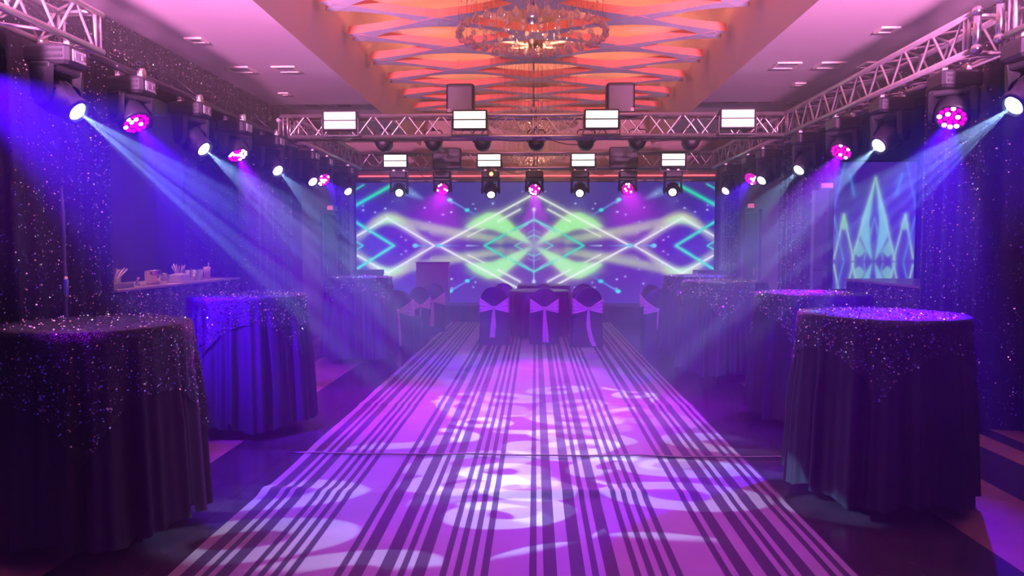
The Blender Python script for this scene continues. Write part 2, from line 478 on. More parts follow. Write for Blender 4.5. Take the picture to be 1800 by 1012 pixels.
# ================================================================== SCREENS
def seg(X, Y, a, b_):
    ax, ay = a; bx, by = b_
    dx, dy = bx - ax, by - ay
    t = np.clip(((X - ax) * dx + (Y - ay) * dy) / (dx * dx + dy * dy), 0, 1)
    return np.hypot(X - ax - t * dx, Y - ay - t * dy), t
def inpoly(X, Y, pts):
    ins = np.zeros(X.shape, bool); n = len(pts)
    for i in range(n):
        x1, y1 = pts[i]; x2, y2 = pts[(i + 1) % n]
        c = ((y1 > Y) != (y2 > Y)) & (X < (x2 - x1) * (Y - y1) / (y2 - y1 + 1e-9) + x1)
        ins ^= c
    return ins
def blur(a, n):
    for ax in (0, 1):
        for _ in range(2):
            k = np.ones(2 * n + 1) / (2 * n + 1)
            a = np.apply_along_axis(lambda r_: np.convolve(np.pad(r_, n, mode='edge'), k, mode='valid'), ax, a)
    return a
def s2l(c):
    c = np.array(c) / 255.0
    return np.where(c <= 0.04045, c / 12.92, ((c + 0.055) / 1.055) ** 2.4)
def screen_mesh(name, img, W, H, mt='screen'):
    ny, nx_, _ = img.shape
    xs = np.linspace(-W / 2, W / 2, nx_); zs = np.linspace(0, H, ny)
    V = np.zeros((ny, nx_, 3)); V[..., 0] = xs[None, :]; V[..., 2] = zs[:, None]
    idx = np.arange(ny * nx_).reshape(ny, nx_)
    q = np.stack([idx[:-1, :-1], idx[:-1, 1:], idx[1:, 1:], idx[1:, :-1]], -1).reshape(-1)
    me = bpy.data.meshes.new(name)
    me.vertices.add(ny * nx_); me.vertices.foreach_set('co', V.ravel())
    me.loops.add(len(q)); me.loops.foreach_set('vertex_index', q.astype(np.int32))
    me.polygons.add(len(q) // 4); me.polygons.foreach_set('loop_start', np.arange(0, len(q), 4, dtype=np.int32))
    me.update(calc_edges=True)
    at = me.color_attributes.new('screen', 'FLOAT_COLOR', 'POINT')
    rgba = np.ones((ny, nx_, 4)); rgba[..., :3] = img
    at.data.foreach_set('color', rgba.ravel())
    me.materials.append(M[mt])
    return me

def main_screen():
    nx_, ny = 540, 184
    gx = np.linspace(-318, 318, nx_); gy = np.linspace(-102, 112, ny)   # picture units, up positive
    X, Y = np.meshgrid(gx, gy)
    ax, ay = np.abs(X), np.abs(Y)
    img = np.zeros((ny, nx_, 3))
    def add(maskv, col): 
        img[...] += maskv[..., None] * s2l(col)
    def over(maskv, col):
        img[...] = img * (1 - maskv[..., None]) + maskv[..., None] * s2l(col)
    # ground
    img[...] = s2l((48, 16, 140))
    over(np.exp(-(ax / 150) ** 2) * 0.6, (92, 76, 138))
    over(np.exp(-((ax - 262) / 40) ** 2 - (ay / 24) ** 2) * 0.7, (46, 0, 165))
    over(np.clip((Y - 60) / 60, 0, 1) * 0.35, (70, 60, 130))
    # soft streaks from the wings to the outer waves
    for a, b_, wd, s in (((60, 8), (215, 36), 7, .55), ((70, 14), (200, 32), 4, .5), ((90, 16), (240, 47), 5, .45), ((40, 10), (180, 22), 6, .35)):
        d, t = seg(ax, ay, a, b_)
        over(np.exp(-(d / wd) ** 2) * s, (160, 180, 140))
    # outer waves
    d1, _ = seg(ax, ay, (196, 16), (262, 52)); d2, _ = seg(ax, ay, (262, 52), (330, 12))
    arch = np.abs(ay - (50 - 0.012 * (ax - 258) ** 2)) ; archm = np.exp(-(arch / 9) ** 2) * np.exp(-((ax - 258) / 52) ** 2)
    over(np.clip(archm * 1.05, 0, 1) * 0.9, (190, 196, 140))
    over(np.clip(np.exp(-((ay - 46 + 0.015 * (ax - 258) ** 2) / 6) ** 2) * np.exp(-((ax - 258) / 26) ** 2), 0, 1), (156, 240, 160))
    # green wings of the centre star
    wing = inpoly(ax, ay, [(2, 2), (20, 19), (45, 43), (62, 56), (82, 58), (106, 45), (124, 32), (100, 31), (73, 30), (40, 16), (2, 1)]).astype(float)
    glow = blur(wing, 7); core = blur(wing, 2)
    over(np.clip(glow * 1.0, 0, 1) * 0.75, (190, 200, 130))
    over(np.clip(core * 1.05, 0, 1) * 0.95, (156, 240, 148))
    over(np.exp(-((ax - 88) / 22) ** 2 - ((ay - 44) / 9) ** 2) * 0.5, (156, 245, 160))
    # thin pale lines
    for a, b_, wd, s in (((6, 88), (170, 0), 1.3, .95), ((178, 0), (262, 49), 1.2, .95), ((262, 49), (330, 10), 1.2, .95), ((25, 64), (64, 43), 1.6, .7), ((90, 30), (118, 16), 1.3, .6)):
        d, t = seg(ax, ay, a, b_)
        over(np.exp(-(d / 6) ** 2) * 0.30 * s, (220, 225, 200))
        over(np.exp(-(d / wd) ** 2) * s, (238, 255, 236))
    # teal lines
    for a, b_, wd, s in (((251, 0), (322, 44), 2.0, 1), ((256, 106), (322, 70), 2.4, 1), ((0, 46), (34, 29), 1.6, 1), ((52, 20), (88, 0), 1.6, 1), ((34, 29), (52, 20), 1.0, .5),
                         ((0, 19), (13, 13), 1.0, .8), ((20, 7), (34, 0), 1.0, .8), ((0, 28), (10, 23), .8, .4), ((306, 0), (322, 9), 1.0, .9), ((304, 108), (322, 98), 1.2, .8)):
        d, t = seg(ax, ay, a, b_)
        over(np.exp(-(d / (wd * 2.4)) ** 2) * 0.3 * s, (30, 180, 180))
        over(np.exp(-(d / wd) ** 2) * s, (0, 222, 170))
    # comets
    d, t = seg(ax, ay, (100, 52), (150, 81)); over(np.exp(-(d / 1.7) ** 2) * (0.3 + 0.6 * t), (80, 150, 220))
    for cx_, cy_, rr in ((119, 63, 3.2), (150, 81, 3.4), (170, 0, 3.4), (212, 0, 3.6)):
        over(np.exp(-(np.hypot((ax - cx_) / 1.35, ay - cy_) / rr) ** 4), (20, 220, 215))
    d, t = seg(ax, ay, (178, 0), (212, 0)); over(np.exp(-(d / 1.3) ** 2) * t, (40, 170, 230))
    d, t = seg(ax, ay, (125, 0), (170, 0)); over(np.exp(-(d / 1.2) ** 2) * t, (40, 180, 230))
    d, t = seg(ax, ay, (96, 0), (120, 0)); over(np.exp(-(d / 1.2) ** 2) * t * .8, (190, 220, 250))
    d, t = seg(ax, ay, (0, 34), (0, 66)); over(np.exp(-(d / 1.0) ** 2) * (0.2 + 0.8 * t), (170, 200, 250))
    over(np.exp(-(np.hypot(ax, ay - 64) / 3.0) ** 2), (190, 225, 255))
    d, t = seg(ax, ay, (0, 10), (0, 34)); over(np.exp(-(d / 0.8) ** 2) * .6, (150, 200, 240))
    # pale-blue shafts near the top corners
    d, t = seg(ax, ay, (192, 80), (222, 95)); over(np.exp(-(d / (3 + 4 * t)) ** 2) * 0.75 * np.clip(t * 1.5, 0, 1), (120, 150, 215))
    # small ticks around the centre and sparkles
    for k in range(6):
        x = 12 + k * 5; yy = 33 - k * 3.2
        d, t = seg(ax, ay, (x - 1.5, yy + 5), (x + 2.5, yy + 3)); over(np.exp(-(d / 0.7) ** 2) * .55, (200, 230, 250))
    rng = np.random.default_rng(3)
    for k in range(26):
        cx_, cy_ = rng.uniform(20, 316), rng.uniform(5, 98); rr = rng.uniform(0.8, 1.5)
        over(np.exp(-(np.hypot((ax - cx_) / 1.4, ay - cy_) / rr) ** 2) * rng.uniform(.4, 1), (205, 225, 255))
    over(np.exp(-(np.hypot(ax, ay) / 13) ** 2) * 0.6, (110, 160, 170))
    return img
SW, SH, SZ, SY = 7.42, 2.50, 0.325, YB - 0.21
ls = thing('led_wall_screen', 'wide glowing screen with green star and teal chevrons behind the stage', 'screen', (-0.03, SY, SZ))
link('display', screen_mesh('display', main_screen(), SW, SH), ls, (0, 0, 0))
mb = MB()
mb.box(-SW / 2 - .04, SW / 2 + .04, 0.004, 0.09, -0.0, SH + .02)
for x in (-SW / 2 - .04, SW / 2):
    mb.box(x, x + .04, -0.012, 0.004, 0, SH)
mb.box(-SW / 2 - .04, SW / 2 + .04, -0.012, 0.004, SH, SH + .02)
mb.build('cabinet', 'black_plastic', ls)

def side_screen():
    nx_, ny = 140, 220
    gx = np.linspace(-69, 69, nx_); gy = np.linspace(505, 288, ny)
    X, Y = np.meshgrid(gx, gy); ax = np.abs(X)
    img = np.zeros((ny, nx_, 3)); img[...] = s2l((72, 30, 156))
    def over(mk, col): img[...] = img * (1 - mk[..., None]) + mk[..., None] * s2l(col)
    over(np.exp(-((Y - 440) / 40) ** 2) * .45, (110, 110, 160))
    Ym = np.where(Y > 458, 458 - (Y - 458) * 1.0, Y)
    for poly, c in (([(0, 316), (8, 345), (21, 385), (24, 410), (14, 435), (2, 457), (7, 425), (9, 390), (4, 345)], (130, 212, 200)),
                    ([(52, 376), (58, 398), (52, 404), (45, 398)], (140, 214, 175)), ([(26, 420), (34, 440), (24, 450), (14, 440)], (130, 200, 180))):
        p = inpoly(ax, Ym, poly).astype(float)
        over(np.clip(blur(p, 4), 0, 1) * .65, (150, 205, 175)); over(np.clip(blur(p, 1), 0, 1) * .9, c)
    for a, b_, wd, c, s in (((0, 314), (36, 455), 1.5, (170, 225, 190), .8), ((52, 378), (34, 455), 1.4, (165, 225, 175), .8), ((52, 378), (67, 452), 1.4, (170, 228, 170), .8),
                            ((69, 364), (52, 288), 1.3, (70, 120, 220), .9), ((69, 381), (51, 456), 1.3, (90, 150, 215), .8), ((44, 308), (36, 343), 2.0, (80, 140, 225), .9),
                            ((0, 382), (16, 455), 1.0, (120, 190, 210), .5)):
        d, t = seg(ax, Ym if a[1] > 300 else Y, a, b_)
        over(np.exp(-(d / (wd * 3)) ** 2) * .3 * s, c); over(np.exp(-(d / wd) ** 2) * s, c)
    return img
ss = thing('side_screen', 'tall narrow screen with a pale green crown-like flame beyond the right bar', 'screen', (4.77, 10.6, 0.90))
link('display', screen_mesh('display', side_screen(), 1.13, 1.78, 'side_screen'), ss, (0, 0, 0))
MB().box(-.60, .60, 0.004, 0.08, -0.03, 1.81).build('cabinet', 'black_plastic', ss)
MB().box(-.30, .30, 0.0, 0.3, -0.9, -0.03).build('stand', 'black_metal', ss)

# ================================================================== SEQUIN DRAPES
def drape_box(name, label, x0, x1, y0, y1, z0, z1, faces, dens, fold=0.02, seed=1, size=0.0065, cat='drape', freq=26):
    """a pillar or counter wrapped in cloth: wavy vertical folds on every side; sequins on the given sides"""
    t = thing(name, label, cat, (0, 0, 0))
    per = [(x0, y0), (x1, y0), (x1, y1), (x0, y1)]
    pts = []; nrm = []
    for k in range(4):
        a, b_ = Vector(per[k]), Vector(per[(k + 1) % 4]); L = (b_ - a).length; n = max(6, int(L / 0.035))
        d = (b_ - a).normalized(); nn = Vector((d.y, -d.x))
        for i in range(n):
            s = i / n
            f = fold * (math.sin(s * L * freq + k) + 0.5 * math.sin(s * L * freq * 2.3 + 2 * k)) * min(1, 8 * s, 8 * (1 - s))
            p = a + d * (s * L) + nn * f
            pts.append(p); nrm.append(nn)
    rings = [[(p.x, p.y, z) for p in pts] for z in (z0, z0 + (z1 - z0) * .5, z1)]
    MB().loft(rings, smooth=True).build('cloth', 'sequin_cloth', t)
    rng = random.Random(seed); sm = []
    for k in faces:
        a, b_ = Vector(per[k]), Vector(per[(k + 1) % 4]); L = (b_ - a).length
        d = (b_ - a).normalized(); nn = Vector((d.y, -d.x))
        for _ in range(int(L * (z1 - z0) * dens)):
            s = rng.random()
            ph = s * L * freq
            f = fold * (math.sin(ph + k) + 0.5 * math.sin(ph * 2.3 + 2 * k)) * min(1, 8 * s, 8 * (1 - s))
            sl = fold * freq * (math.cos(ph + k) + 1.15 * math.cos(ph * 2.3 + 2 * k))
            p = a + d * (s * L) + nn * (f + 0.004)
            q = nn - d * max(-1, min(1, sl)) * 0.8
            sm.append(((p.x, p.y, rng.uniform(z0, z1)), (q.x, q.y, 0.0)))
    sequins(t, sm, size, 0.75, seed=seed)
    return t
# faces: 0 = towards the camera, 1 = +x side, 2 = far, 3 = -x side
drape_box('sequin_pillar', 'black sequin pillar between the near left light and the bar', -4.9, -3.9, 5.45, 6.72, 0, 3.12, (0, 1), 800, seed=2, size=.0065)
drape_box('sequin_pillar', 'black sequin pillar with gold glints at the far end of the left bar', -4.85, -3.82, 10.1, 11.55, 0, 3.12, (0, 1), 900, seed=3, size=0.007)
drape_box('sequin_pillar', 'black sequin pillar at the right edge beside the near cocktail table', 3.58, 4.75, 6.1, 7.0, 0, 3.12, (0, 3), 800, seed=4, size=.0065)
drape_box('sequin_pillar', 'black sequin pillar left of the tall side screen', 3.66, 4.05, 10.3, 11.3, 0, 3.12, (0, 3), 1200, seed=5, size=0.008)
drape_box('sequin_header', 'black sequin header running along the left ceiling edge', -4.2, -3.9, 2.8, 11.88, 3.13, ZC - .02, (1,), 900, fold=.008, seed=6, size=.008)
drape_box('sequin_header', 'dark sequin header behind the right side truss', 3.95, 4.2, 5.6, 11.35, 3.13, ZC - .02, (3,), 700, fold=.008, seed=7)
drape_box('sequin_column', 'slim sequin column at the right edge of the big screen', 3.62, 3.77, 13.9, 14.5, 0.0, 3.2, (0, 3), 900, seed=8, size=0.009)
drape_box('sequin_column', 'slim sequin column at the left edge of the big screen', -3.77, -3.66, 13.9, 14.5, 0.0, 3.2, (0, 1), 900, seed=9, size=0.009)
# drapes behind the near left pillar
drape_box('sequin_drape', 'dark sequin drape at the far left edge behind the near cocktail table', -5.6, -4.45, 5.0, 5.2, 0, 3.5, (0,), 800, seed=10, size=.0065)
po = thing('upright_post', 'slim grey upright post beside the near left sequin pillar with a pale clamp', 'post', (-3.62, 5.58, 0))
MB().lathe([(.014, 0), (.014, 1.75), (.005, 1.95)], 12).build('pole', 'grey_panel', po)
MB().lathe([(.019, 1.10), (.022, 1.13), (.022, 1.24), (.019, 1.27)], 12).build('clamp', 'chrome', po)
MB().lathe([(.12, 0), (.12, .015), (.03, .03)], 16).build('foot', 'black_metal', po)

# bars
def bar(label_c, x0, x1, y0, y1, face, seed):
    t = drape_box('bar_counter', label_c, x0, x1, y0, y1, 0, 1.07, (0, face), 1700, fold=.012, seed=seed, cat='bar counter')
    MB().box(x0 - .02, x1 + .02, y0, y1, 1.07, 1.10, ch=.006).build('worktop', 'bar_top', t)
bar('left bar counter clad in sequins with cups and an ice bucket on top', -4.55, -3.9, 6.75, 9.6, 1, 11)
bar('right bar counter clad in sequins in front of the tall side screen', 3.9, 4.78, 7.05, 9.4, 3, 12)
bw = thing('back_bar_panel', 'plain violet-lit back panel behind the left bar', 'panel', (-5.6, 8.3, 0))
MB().box(-.05, .05, -1.7, 2.4, 0, 3.1).build('board', 'wall', bw)
MB().box(.05, .07, -1.7, 2.4, 1.12, 1.16).build('rail', 'grey_panel', bw)

for y, l in ((7.3, 'near'), (8.5, 'far')):
    t = thing('bar_downlight', 'small warm downlight in the ceiling above the ' + l + ' half of the left bar', 'lamp', (-4.5, y, ZC), 0, 'downlights above the left bar')
    MB().lathe([(.06, 0), (.06, -.012), (.045, -.014)], 16, caps=False).build('ring', 'chrome', t)
    ld = bpy.data.lights.new('lamp', 'SPOT'); ld.energy = BAR_W; ld.color = (1.0, .50, .32); ld.spot_size = R(40); ld.spot_blend = .5; ld.shadow_soft_size = .03
    lo = link('lamp', ld, t, (0, 0, -.05)); lo.rotation_euler = Vector((.42, 0, -2.4)).to_track_quat('-Z', 'Y').to_euler()

# ================================================================== TRUSSES
ZT, ZBOT, HS = 3.145, 2.885, 0.13
def truss(label, p0, L, rz, ends=(True, True), group='aluminium box trusses'):
    t = thing('lighting_truss', label, 'truss', (p0[0], p0[1], ZBOT), rz, group)
    key = round(L, 3)
    ch = MB().cyl((0, 0, 0), (L, 0, 0), 0.024, n=10).mesh('chord', ['truss'])
    H = ZT - ZBOT
    for y in (-HS, HS):
        for z in (0, H): link('chord', ch, t, (0, y, z))
    n = max(2, int(round((L - 0.2) / 0.215))); st_ = (L - 0.2) / n
    def brace(dx, dz):
        return MB().cyl((0, 0, 0), (dx, 0, dz), 0.0105, n=6, caps=False).mesh('brace', ['truss'])
    up, dn = brace(st_ * .94, H), brace(st_ * .94, -H)
    upy = MB().cyl((0, -HS, 0), (st_ * .94, HS, 0), 0.0105, n=6, caps=False).mesh('brace', ['truss'])
    dny = MB().cyl((0, HS, 0), (st_ * .94, -HS, 0), 0.0105, n=6, caps=False).mesh('brace', ['truss'])
    for i in range(n):
        x = 0.1 + i * st_ + 0.006
        e = i % 2 == 0
        link('brace', up if e else dn, t, (x, -HS, 0 if e else H))
        link('brace', dn if e else up, t, (x, HS, H if e else 0))
        link('brace', upy if e else dny, t, (x, 0, 0))
        link('brace', dny if e else upy, t, (x, 0, H))
    vm = MB().cyl((0, 0, 0), (0, 0, H), 0.014, n=8).mesh('end_post', ['truss'])
    hm = MB().cyl((0, -HS, 0), (0, HS, 0), 0.014, n=8).mesh('end_bar', ['truss'])
    xs = []
    if ends[0]: xs += [0.03, 0.085]
    if ends[1]: xs += [L - 0.085, L - 0.03]
    if L > 5: xs += [L / 2 - .03, L / 2 + .03]
    for x in xs:
        for y in (-HS, HS): link('end_post', vm, t, (x, y, 0))
        for z in (0, H): link('end_bar', hm, t, (x, 0, z))
    return t
TX = 3.225
YF, YR = 9.5, 13.25
truss('aluminium box truss spanning the hall in front of the speakers', (-TX - .0, YF), 2 * TX, 0)
truss('aluminium box truss spanning just in front of the big screen', (-TX, YR), 2 * TX, 0)
truss('aluminium box truss on the right side from pillar to front truss', (TX, 5.45), YF - 5.45 - .14, PI / 2)
truss('aluminium box truss on the right side between front and rear trusses', (TX, YF + .14), YR - YF - .28, PI / 2)
truss('aluminium box truss on the left side between front and rear trusses', (-TX, YF + .14), YR - YF - .28, PI / 2)
truss('aluminium box truss ending at the upper left corner', (-TX, 2.6), 2.68, PI / 2)
truss('aluminium box truss turning off to the right at the upper right corner', (TX + .14, 5.25), 1.6, 0)
truss('aluminium box truss passing above the near right beam light', (TX, 2.6), 2.45, PI / 2)
# corner couplers on the right joint
ck = thing('truss_corner', 'copper-lit corner coupler joining the upper right trusses', 'coupler', (TX, 5.25, ZBOT), 0)
for dx in (-HS, HS):
    for dy in (-HS, HS):
        mb = MB().cyl((dx, dy, -.03), (dx, dy, .29), 0.027, n=12)
        for z in (0, .26): mb.lathe([(.034, z - .022), (.038, z), (.034, z + .022)], 12, T=Matrix.Translation((dx, dy, 0)))
        mb.build('coupler', 'chrome', ck)
pp = thing('hanging_pipe', 'black pipe carrying the lights along the left header', 'pipe', (-TX, 5.3, ZBOT))
MB().cyl((0, 0, 0), (0, 4.1, 0), 0.03, n=10).build('pipe', 'black_metal', pp)
for y in (.05, 2.0, 4.0):
    MB().cyl((0, y, 0), (-.55, y, .45), 0.012, n=6).build('stay', 'black_metal', pp)

# ================================================================== MOVING HEADS
def gobo(ld, seed, scale, prism):
    """the projector's gobo wheel: rings with dark centres"""
    ld.use_nodes = True; nt = ld.node_tree
    em = nt.nodes['Emission']
    tc = nt.nodes.new('ShaderNodeTexCoord'); sp = nt.nodes.new('ShaderNodeSeparateXYZ')
    nt.links.new(tc.outputs['Normal'], sp.inputs[0])
    def mth(op, a, b_=None):
        n = nt.nodes.new('ShaderNodeMath'); n.operation = op
        for i, v in enumerate((a, b_)):
            if v is None: continue
            if isinstance(v, (int, float)): n.inputs[i].default_value = v
            else: nt.links.new(v, n.inputs[i])
        return n.outputs[0]
    u = mth('DIVIDE', sp.outputs['X'], sp.outputs['Z']); v = mth('DIVIDE', sp.outputs['Y'], sp.outputs['Z'])
    cb = nt.nodes.new('ShaderNodeCombineXYZ'); nt.links.new(mth('ADD', u, seed * 1.37), cb.inputs[0]); nt.links.new(mth('ADD', v, seed * .71), cb.inputs[1])
    vo = nt.nodes.new('ShaderNodeTexVoronoi'); vo.inputs['Scale'].default_value = scale; vo.inputs['Randomness'].default_value = 0.45
    vo.voronoi_dimensions = '2D'
    nt.links.new(cb.outputs[0], vo.inputs['Vector'])
    rp = nt.nodes.new('ShaderNodeValToRGB')
    e = rp.color_ramp.elements
    e[0].position = 0.0; e[0].color = (0.02, 0.02, 0.02, 1)
    e[1].position = 0.15; e[1].color = (0.02, 0.02, 0.02, 1)
    for p_, c_ in ((0.18, 1.0), (0.40, 1.0), (0.43, 0.02), (1.0, 0.02)):
        k = e.new(p_); k.color = (c_, c_, c_, 1)
    nt.links.new(vo.outputs['Distance'], rp.inputs['Fac'])
    nt.links.new(rp.outputs['Color'], em.inputs['Strength'])
    em.inputs['Color'].default_value = (1, 1, 1, 1)

# shared meshes -----------------------------------------------------
def clamp_mesh():
    mb = MB()
    mb.box(-.02, .02, -.03, .03, -.005, .03)
    mb.lathe([(.034, -.02), (.034, .02)], 10, T=Matrix.Translation((0, 0, .045)) @ Matrix.Rotation(PI / 2, 4, 'Y'))
    return mb.mesh('clamp', ['truss'])
CLAMP = clamp_mesh()
b_ = MB(); b_.box(-.155, .155, -.125, .125, -.13, 0, ch=.022)
for z in (-.045, -.085): b_.box(-.12, .12, -.131, -.12, z - .008, z + .008, 1)
BASE = b_.mesh('base', ['black_plastic', 'black_metal'])
DISP = MB().box(.154, .160, -.07, .07, -.105, -.03).box(.159, .162, -.05, .0, -.09, -.045, 1).box(.159, .163, .02, .045, -.085, -.05, 1).mesh('control_panel', ['decal_grey', 'grey_panel'])
def yoke_mesh(w, drop):
    mb = MB()
    mb.box(-w, w, -.075, .075, -.175, -.125, ch=.012)
    for s in (-1, 1):
        x = s * w
        rings = []
        for z, hy, th in ((-.14, .085, .04), (-.25, .075, .042), (-drop, .07, .04), (-drop - .05, .045, .034), (-drop - .07, .02, .026)):
            x0, x1 = (x - th, x) if s > 0 else (x, x + th)
            rings.append([(x0, -hy, z), (x1, -hy * .8, z), (x1, hy * .8, z), (x0, hy, z)] if s > 0 else [(x0, -hy * .8, z), (x1, -hy, z), (x1, hy, z), (x0, hy * .8, z)])
        mb.loft(rings)
        mb.lathe([(.03, 0), (.03, .008)], 12, T=Matrix.Translation((x if s > 0 else x, 0, -drop)) @ Matrix.Rotation(s * PI / 2, 4, 'Y'))
    return mb.mesh('yoke', ['black_plastic'])
YOKE_B, YOKE_W = yoke_mesh(.165, .33), yoke_mesh(.165, .30)
hb = MB()
hb.lathe([(.05, .155), (.085, .15), (.105, .12), (.112, .04), (.112, -.04), (.098, -.075), (.092, -.13), (.094, -.175), (.088, -.19), (.070, -.19), (.064, -.170)], 24)
for k in range(10):
    a = 2 * PI * k / 10
    hb.box(.108, .119, -.006, .006, -.03, .11, T=Matrix.Rotation(a, 4, 'Z'))
hb.cyl((-.13, 0, 0), (.13, 0, 0), .04, n=12)
HEAD_B = hb.mesh('head', ['black_plastic'])
LENS_B = MB().lathe([(.062, -.172), (.05, -.182), (.03, -.188), (.004, -.190)], 20).mesh('lens', ['lens_white'])
hw = MB()
hw.lathe([(.05, .12), (.09, .115), (.115, .08), (.125, .02), (.125, -.07), (.118, -.085), (.108, -.085), (.106, -.070)], 24)
hw.cyl((-.13, 0, 0), (.13, 0, 0), .04, n=12)
HEAD_W = hw.mesh('head', ['black_plastic'])
FACE_W = MB().lathe([(.107, -.070), (.107, -.0705)], 24).mesh('lens_plate', ['wash_face'])
CELL = MB().lathe([(.0185, -.071), (.017, -.078), (.010, -.083), (.002, -.084)], 10).mesh('led_cell', ['wash_cell'])
CELLH = MB().lathe([(.0185, -.071), (.017, -.078), (.010, -.083), (.002, -.084)], 10).mesh('led_cell', ['wash_cell_hot'])
cellpos = [(0, 0)] + [(.042 * math.cos(k * PI / 3), .042 * math.sin(k * PI / 3)) for k in range(6)] + [(.084 * math.cos(k * PI / 6 + .26), .084 * math.sin(k * PI / 6 + .26)) for k in range(12)]

def aim_rot(pos, target):
    d = (Vector(target) - Vector(pos)).normalized()
    pan = math.atan2(-d.x, d.y); tilt = math.acos(max(-1, min(1, -d.z)))
    return pan, tilt

def fixture(kind, label, x, y, target, energy, col, cone, group, seed=0, blend=.25, light=True, side=0.0, scale=9.0, z0=2.835):
    t = thing('beam_light' if kind == 'beam' else 'wash_light', label, 'stage light', (x, y, z0), side, group)
    for cx_ in (-.09, .09): link('clamp', CLAMP, t, (cx_, 0, 0))
    bs = link('base', BASE, t); link('control_panel', DISP, bs)
    drop = .33 if kind == 'beam' else .30
    pan, tilt = aim_rot((x, y, z0 - drop), target)
    link('yoke', YOKE_B if kind == 'beam' else YOKE_W, t, (0, 0, 0), (0, 0, pan - side))
    hd = link('head', HEAD_B if kind == 'beam' else HEAD_W, t, (0, 0, -drop))
    hd.rotation_euler = (Matrix.Rotation(pan - side, 3, 'Z') @ Matrix.Rotation(tilt, 3, 'X')).to_euler()
    if kind == 'beam': link('lens', LENS_B, hd)
    else:
        link('lens_plate', FACE_W, hd)
        rng = random.Random(seed + 5)
        for (cx_, cy_) in cellpos: link('led_cell', CELLH if rng.random() < .3 else CELL, hd, (cx_, cy_, 0))
    if light:
        ld = bpy.data.lights.new('lamp', 'SPOT')
        ld.energy = energy; ld.color = col; ld.spot_size = R(cone); ld.spot_blend = blend
        ld.shadow_soft_size = .006 if kind == 'beam' else .018
        lo = link('lamp', ld, hd, (0, 0, -.21 if kind == 'beam' else -.095))
        if kind == 'beam': gobo(ld, seed, scale, True)
    return t
side_g = {-1: 'moving head lights along the left side', 1: 'moving head lights along the right side'}
BY = [('beam', 4.96), ('wash', 5.88), ('beam', 6.9), ('wash', 7.92), ('beam', 8.97), ('beam', 10.42), ('wash', 11.12), ('beam', 12.4)]
TG = {-1: [(.4, 4.5, 0), (-1.2, 5.0, 0), (.2, 5.8, 0), (-1.7, 6.9, 0), (0, 6.7, 0), (-.5, 8.2, 0), (-.3, 8.6, 0), (-.3, 9.6, 0)],
      1: [(-.4, 4.15, 0), (1.5, 3.9, 0), (-.2, 5.2, 0), (1.3, 6.2, 0), (.4, 7.2, 0), (.3, 8.4, 0), (.6, 8.8, 0), (.4, 10, 0)]}
ordn = {-1: ['nearest left beam light with a white-green lens at the upper left corner', 'left wash light with magenta cells, nearest the camera', 'left beam light between the two largest left wash lights',
             'left wash light with magenta cells, second from the camera', 'left beam light just before the front truss', 'left beam light just behind the front truss', 'left wash light with magenta cells beside the stage', 'left beam light closest to the big screen'],
        1: ['nearest right beam light cut by the right picture edge', 'right wash light with magenta cells, nearest the camera', 'right beam light between the two largest right wash lights',
            'right wash light with magenta cells and violet halo, second from the camera', 'right beam light just before the front truss', 'right beam light just behind the front truss', 'right wash light with magenta halo beside the stage', 'right beam light closest to the big screen']}
for s in (-1, 1):
    for i, (kd, y) in enumerate(BY):
        far = i >= 5
        tx = TG[s][i]
        if kd == 'beam':
            fixture('beam', ordn[s][i], s * TX, y, tx, BEAM_W * (.08 if far else .6 if i == 4 else 1), BEAM_COL, 20, side_g[s], seed=i + (3 if s > 0 else 20), blend=.18, scale=7.5)
        else:
            fixture('wash', ordn[s][i], s * TX, y, tx, WASH_W * (.5 if far else .95 if i == 1 else .75), WASH_BLUE if i != 3 else (0.28, 0.0, 1.0), 44, side_g[s], seed=i + (3 if s > 0 else 20), blend=.7)
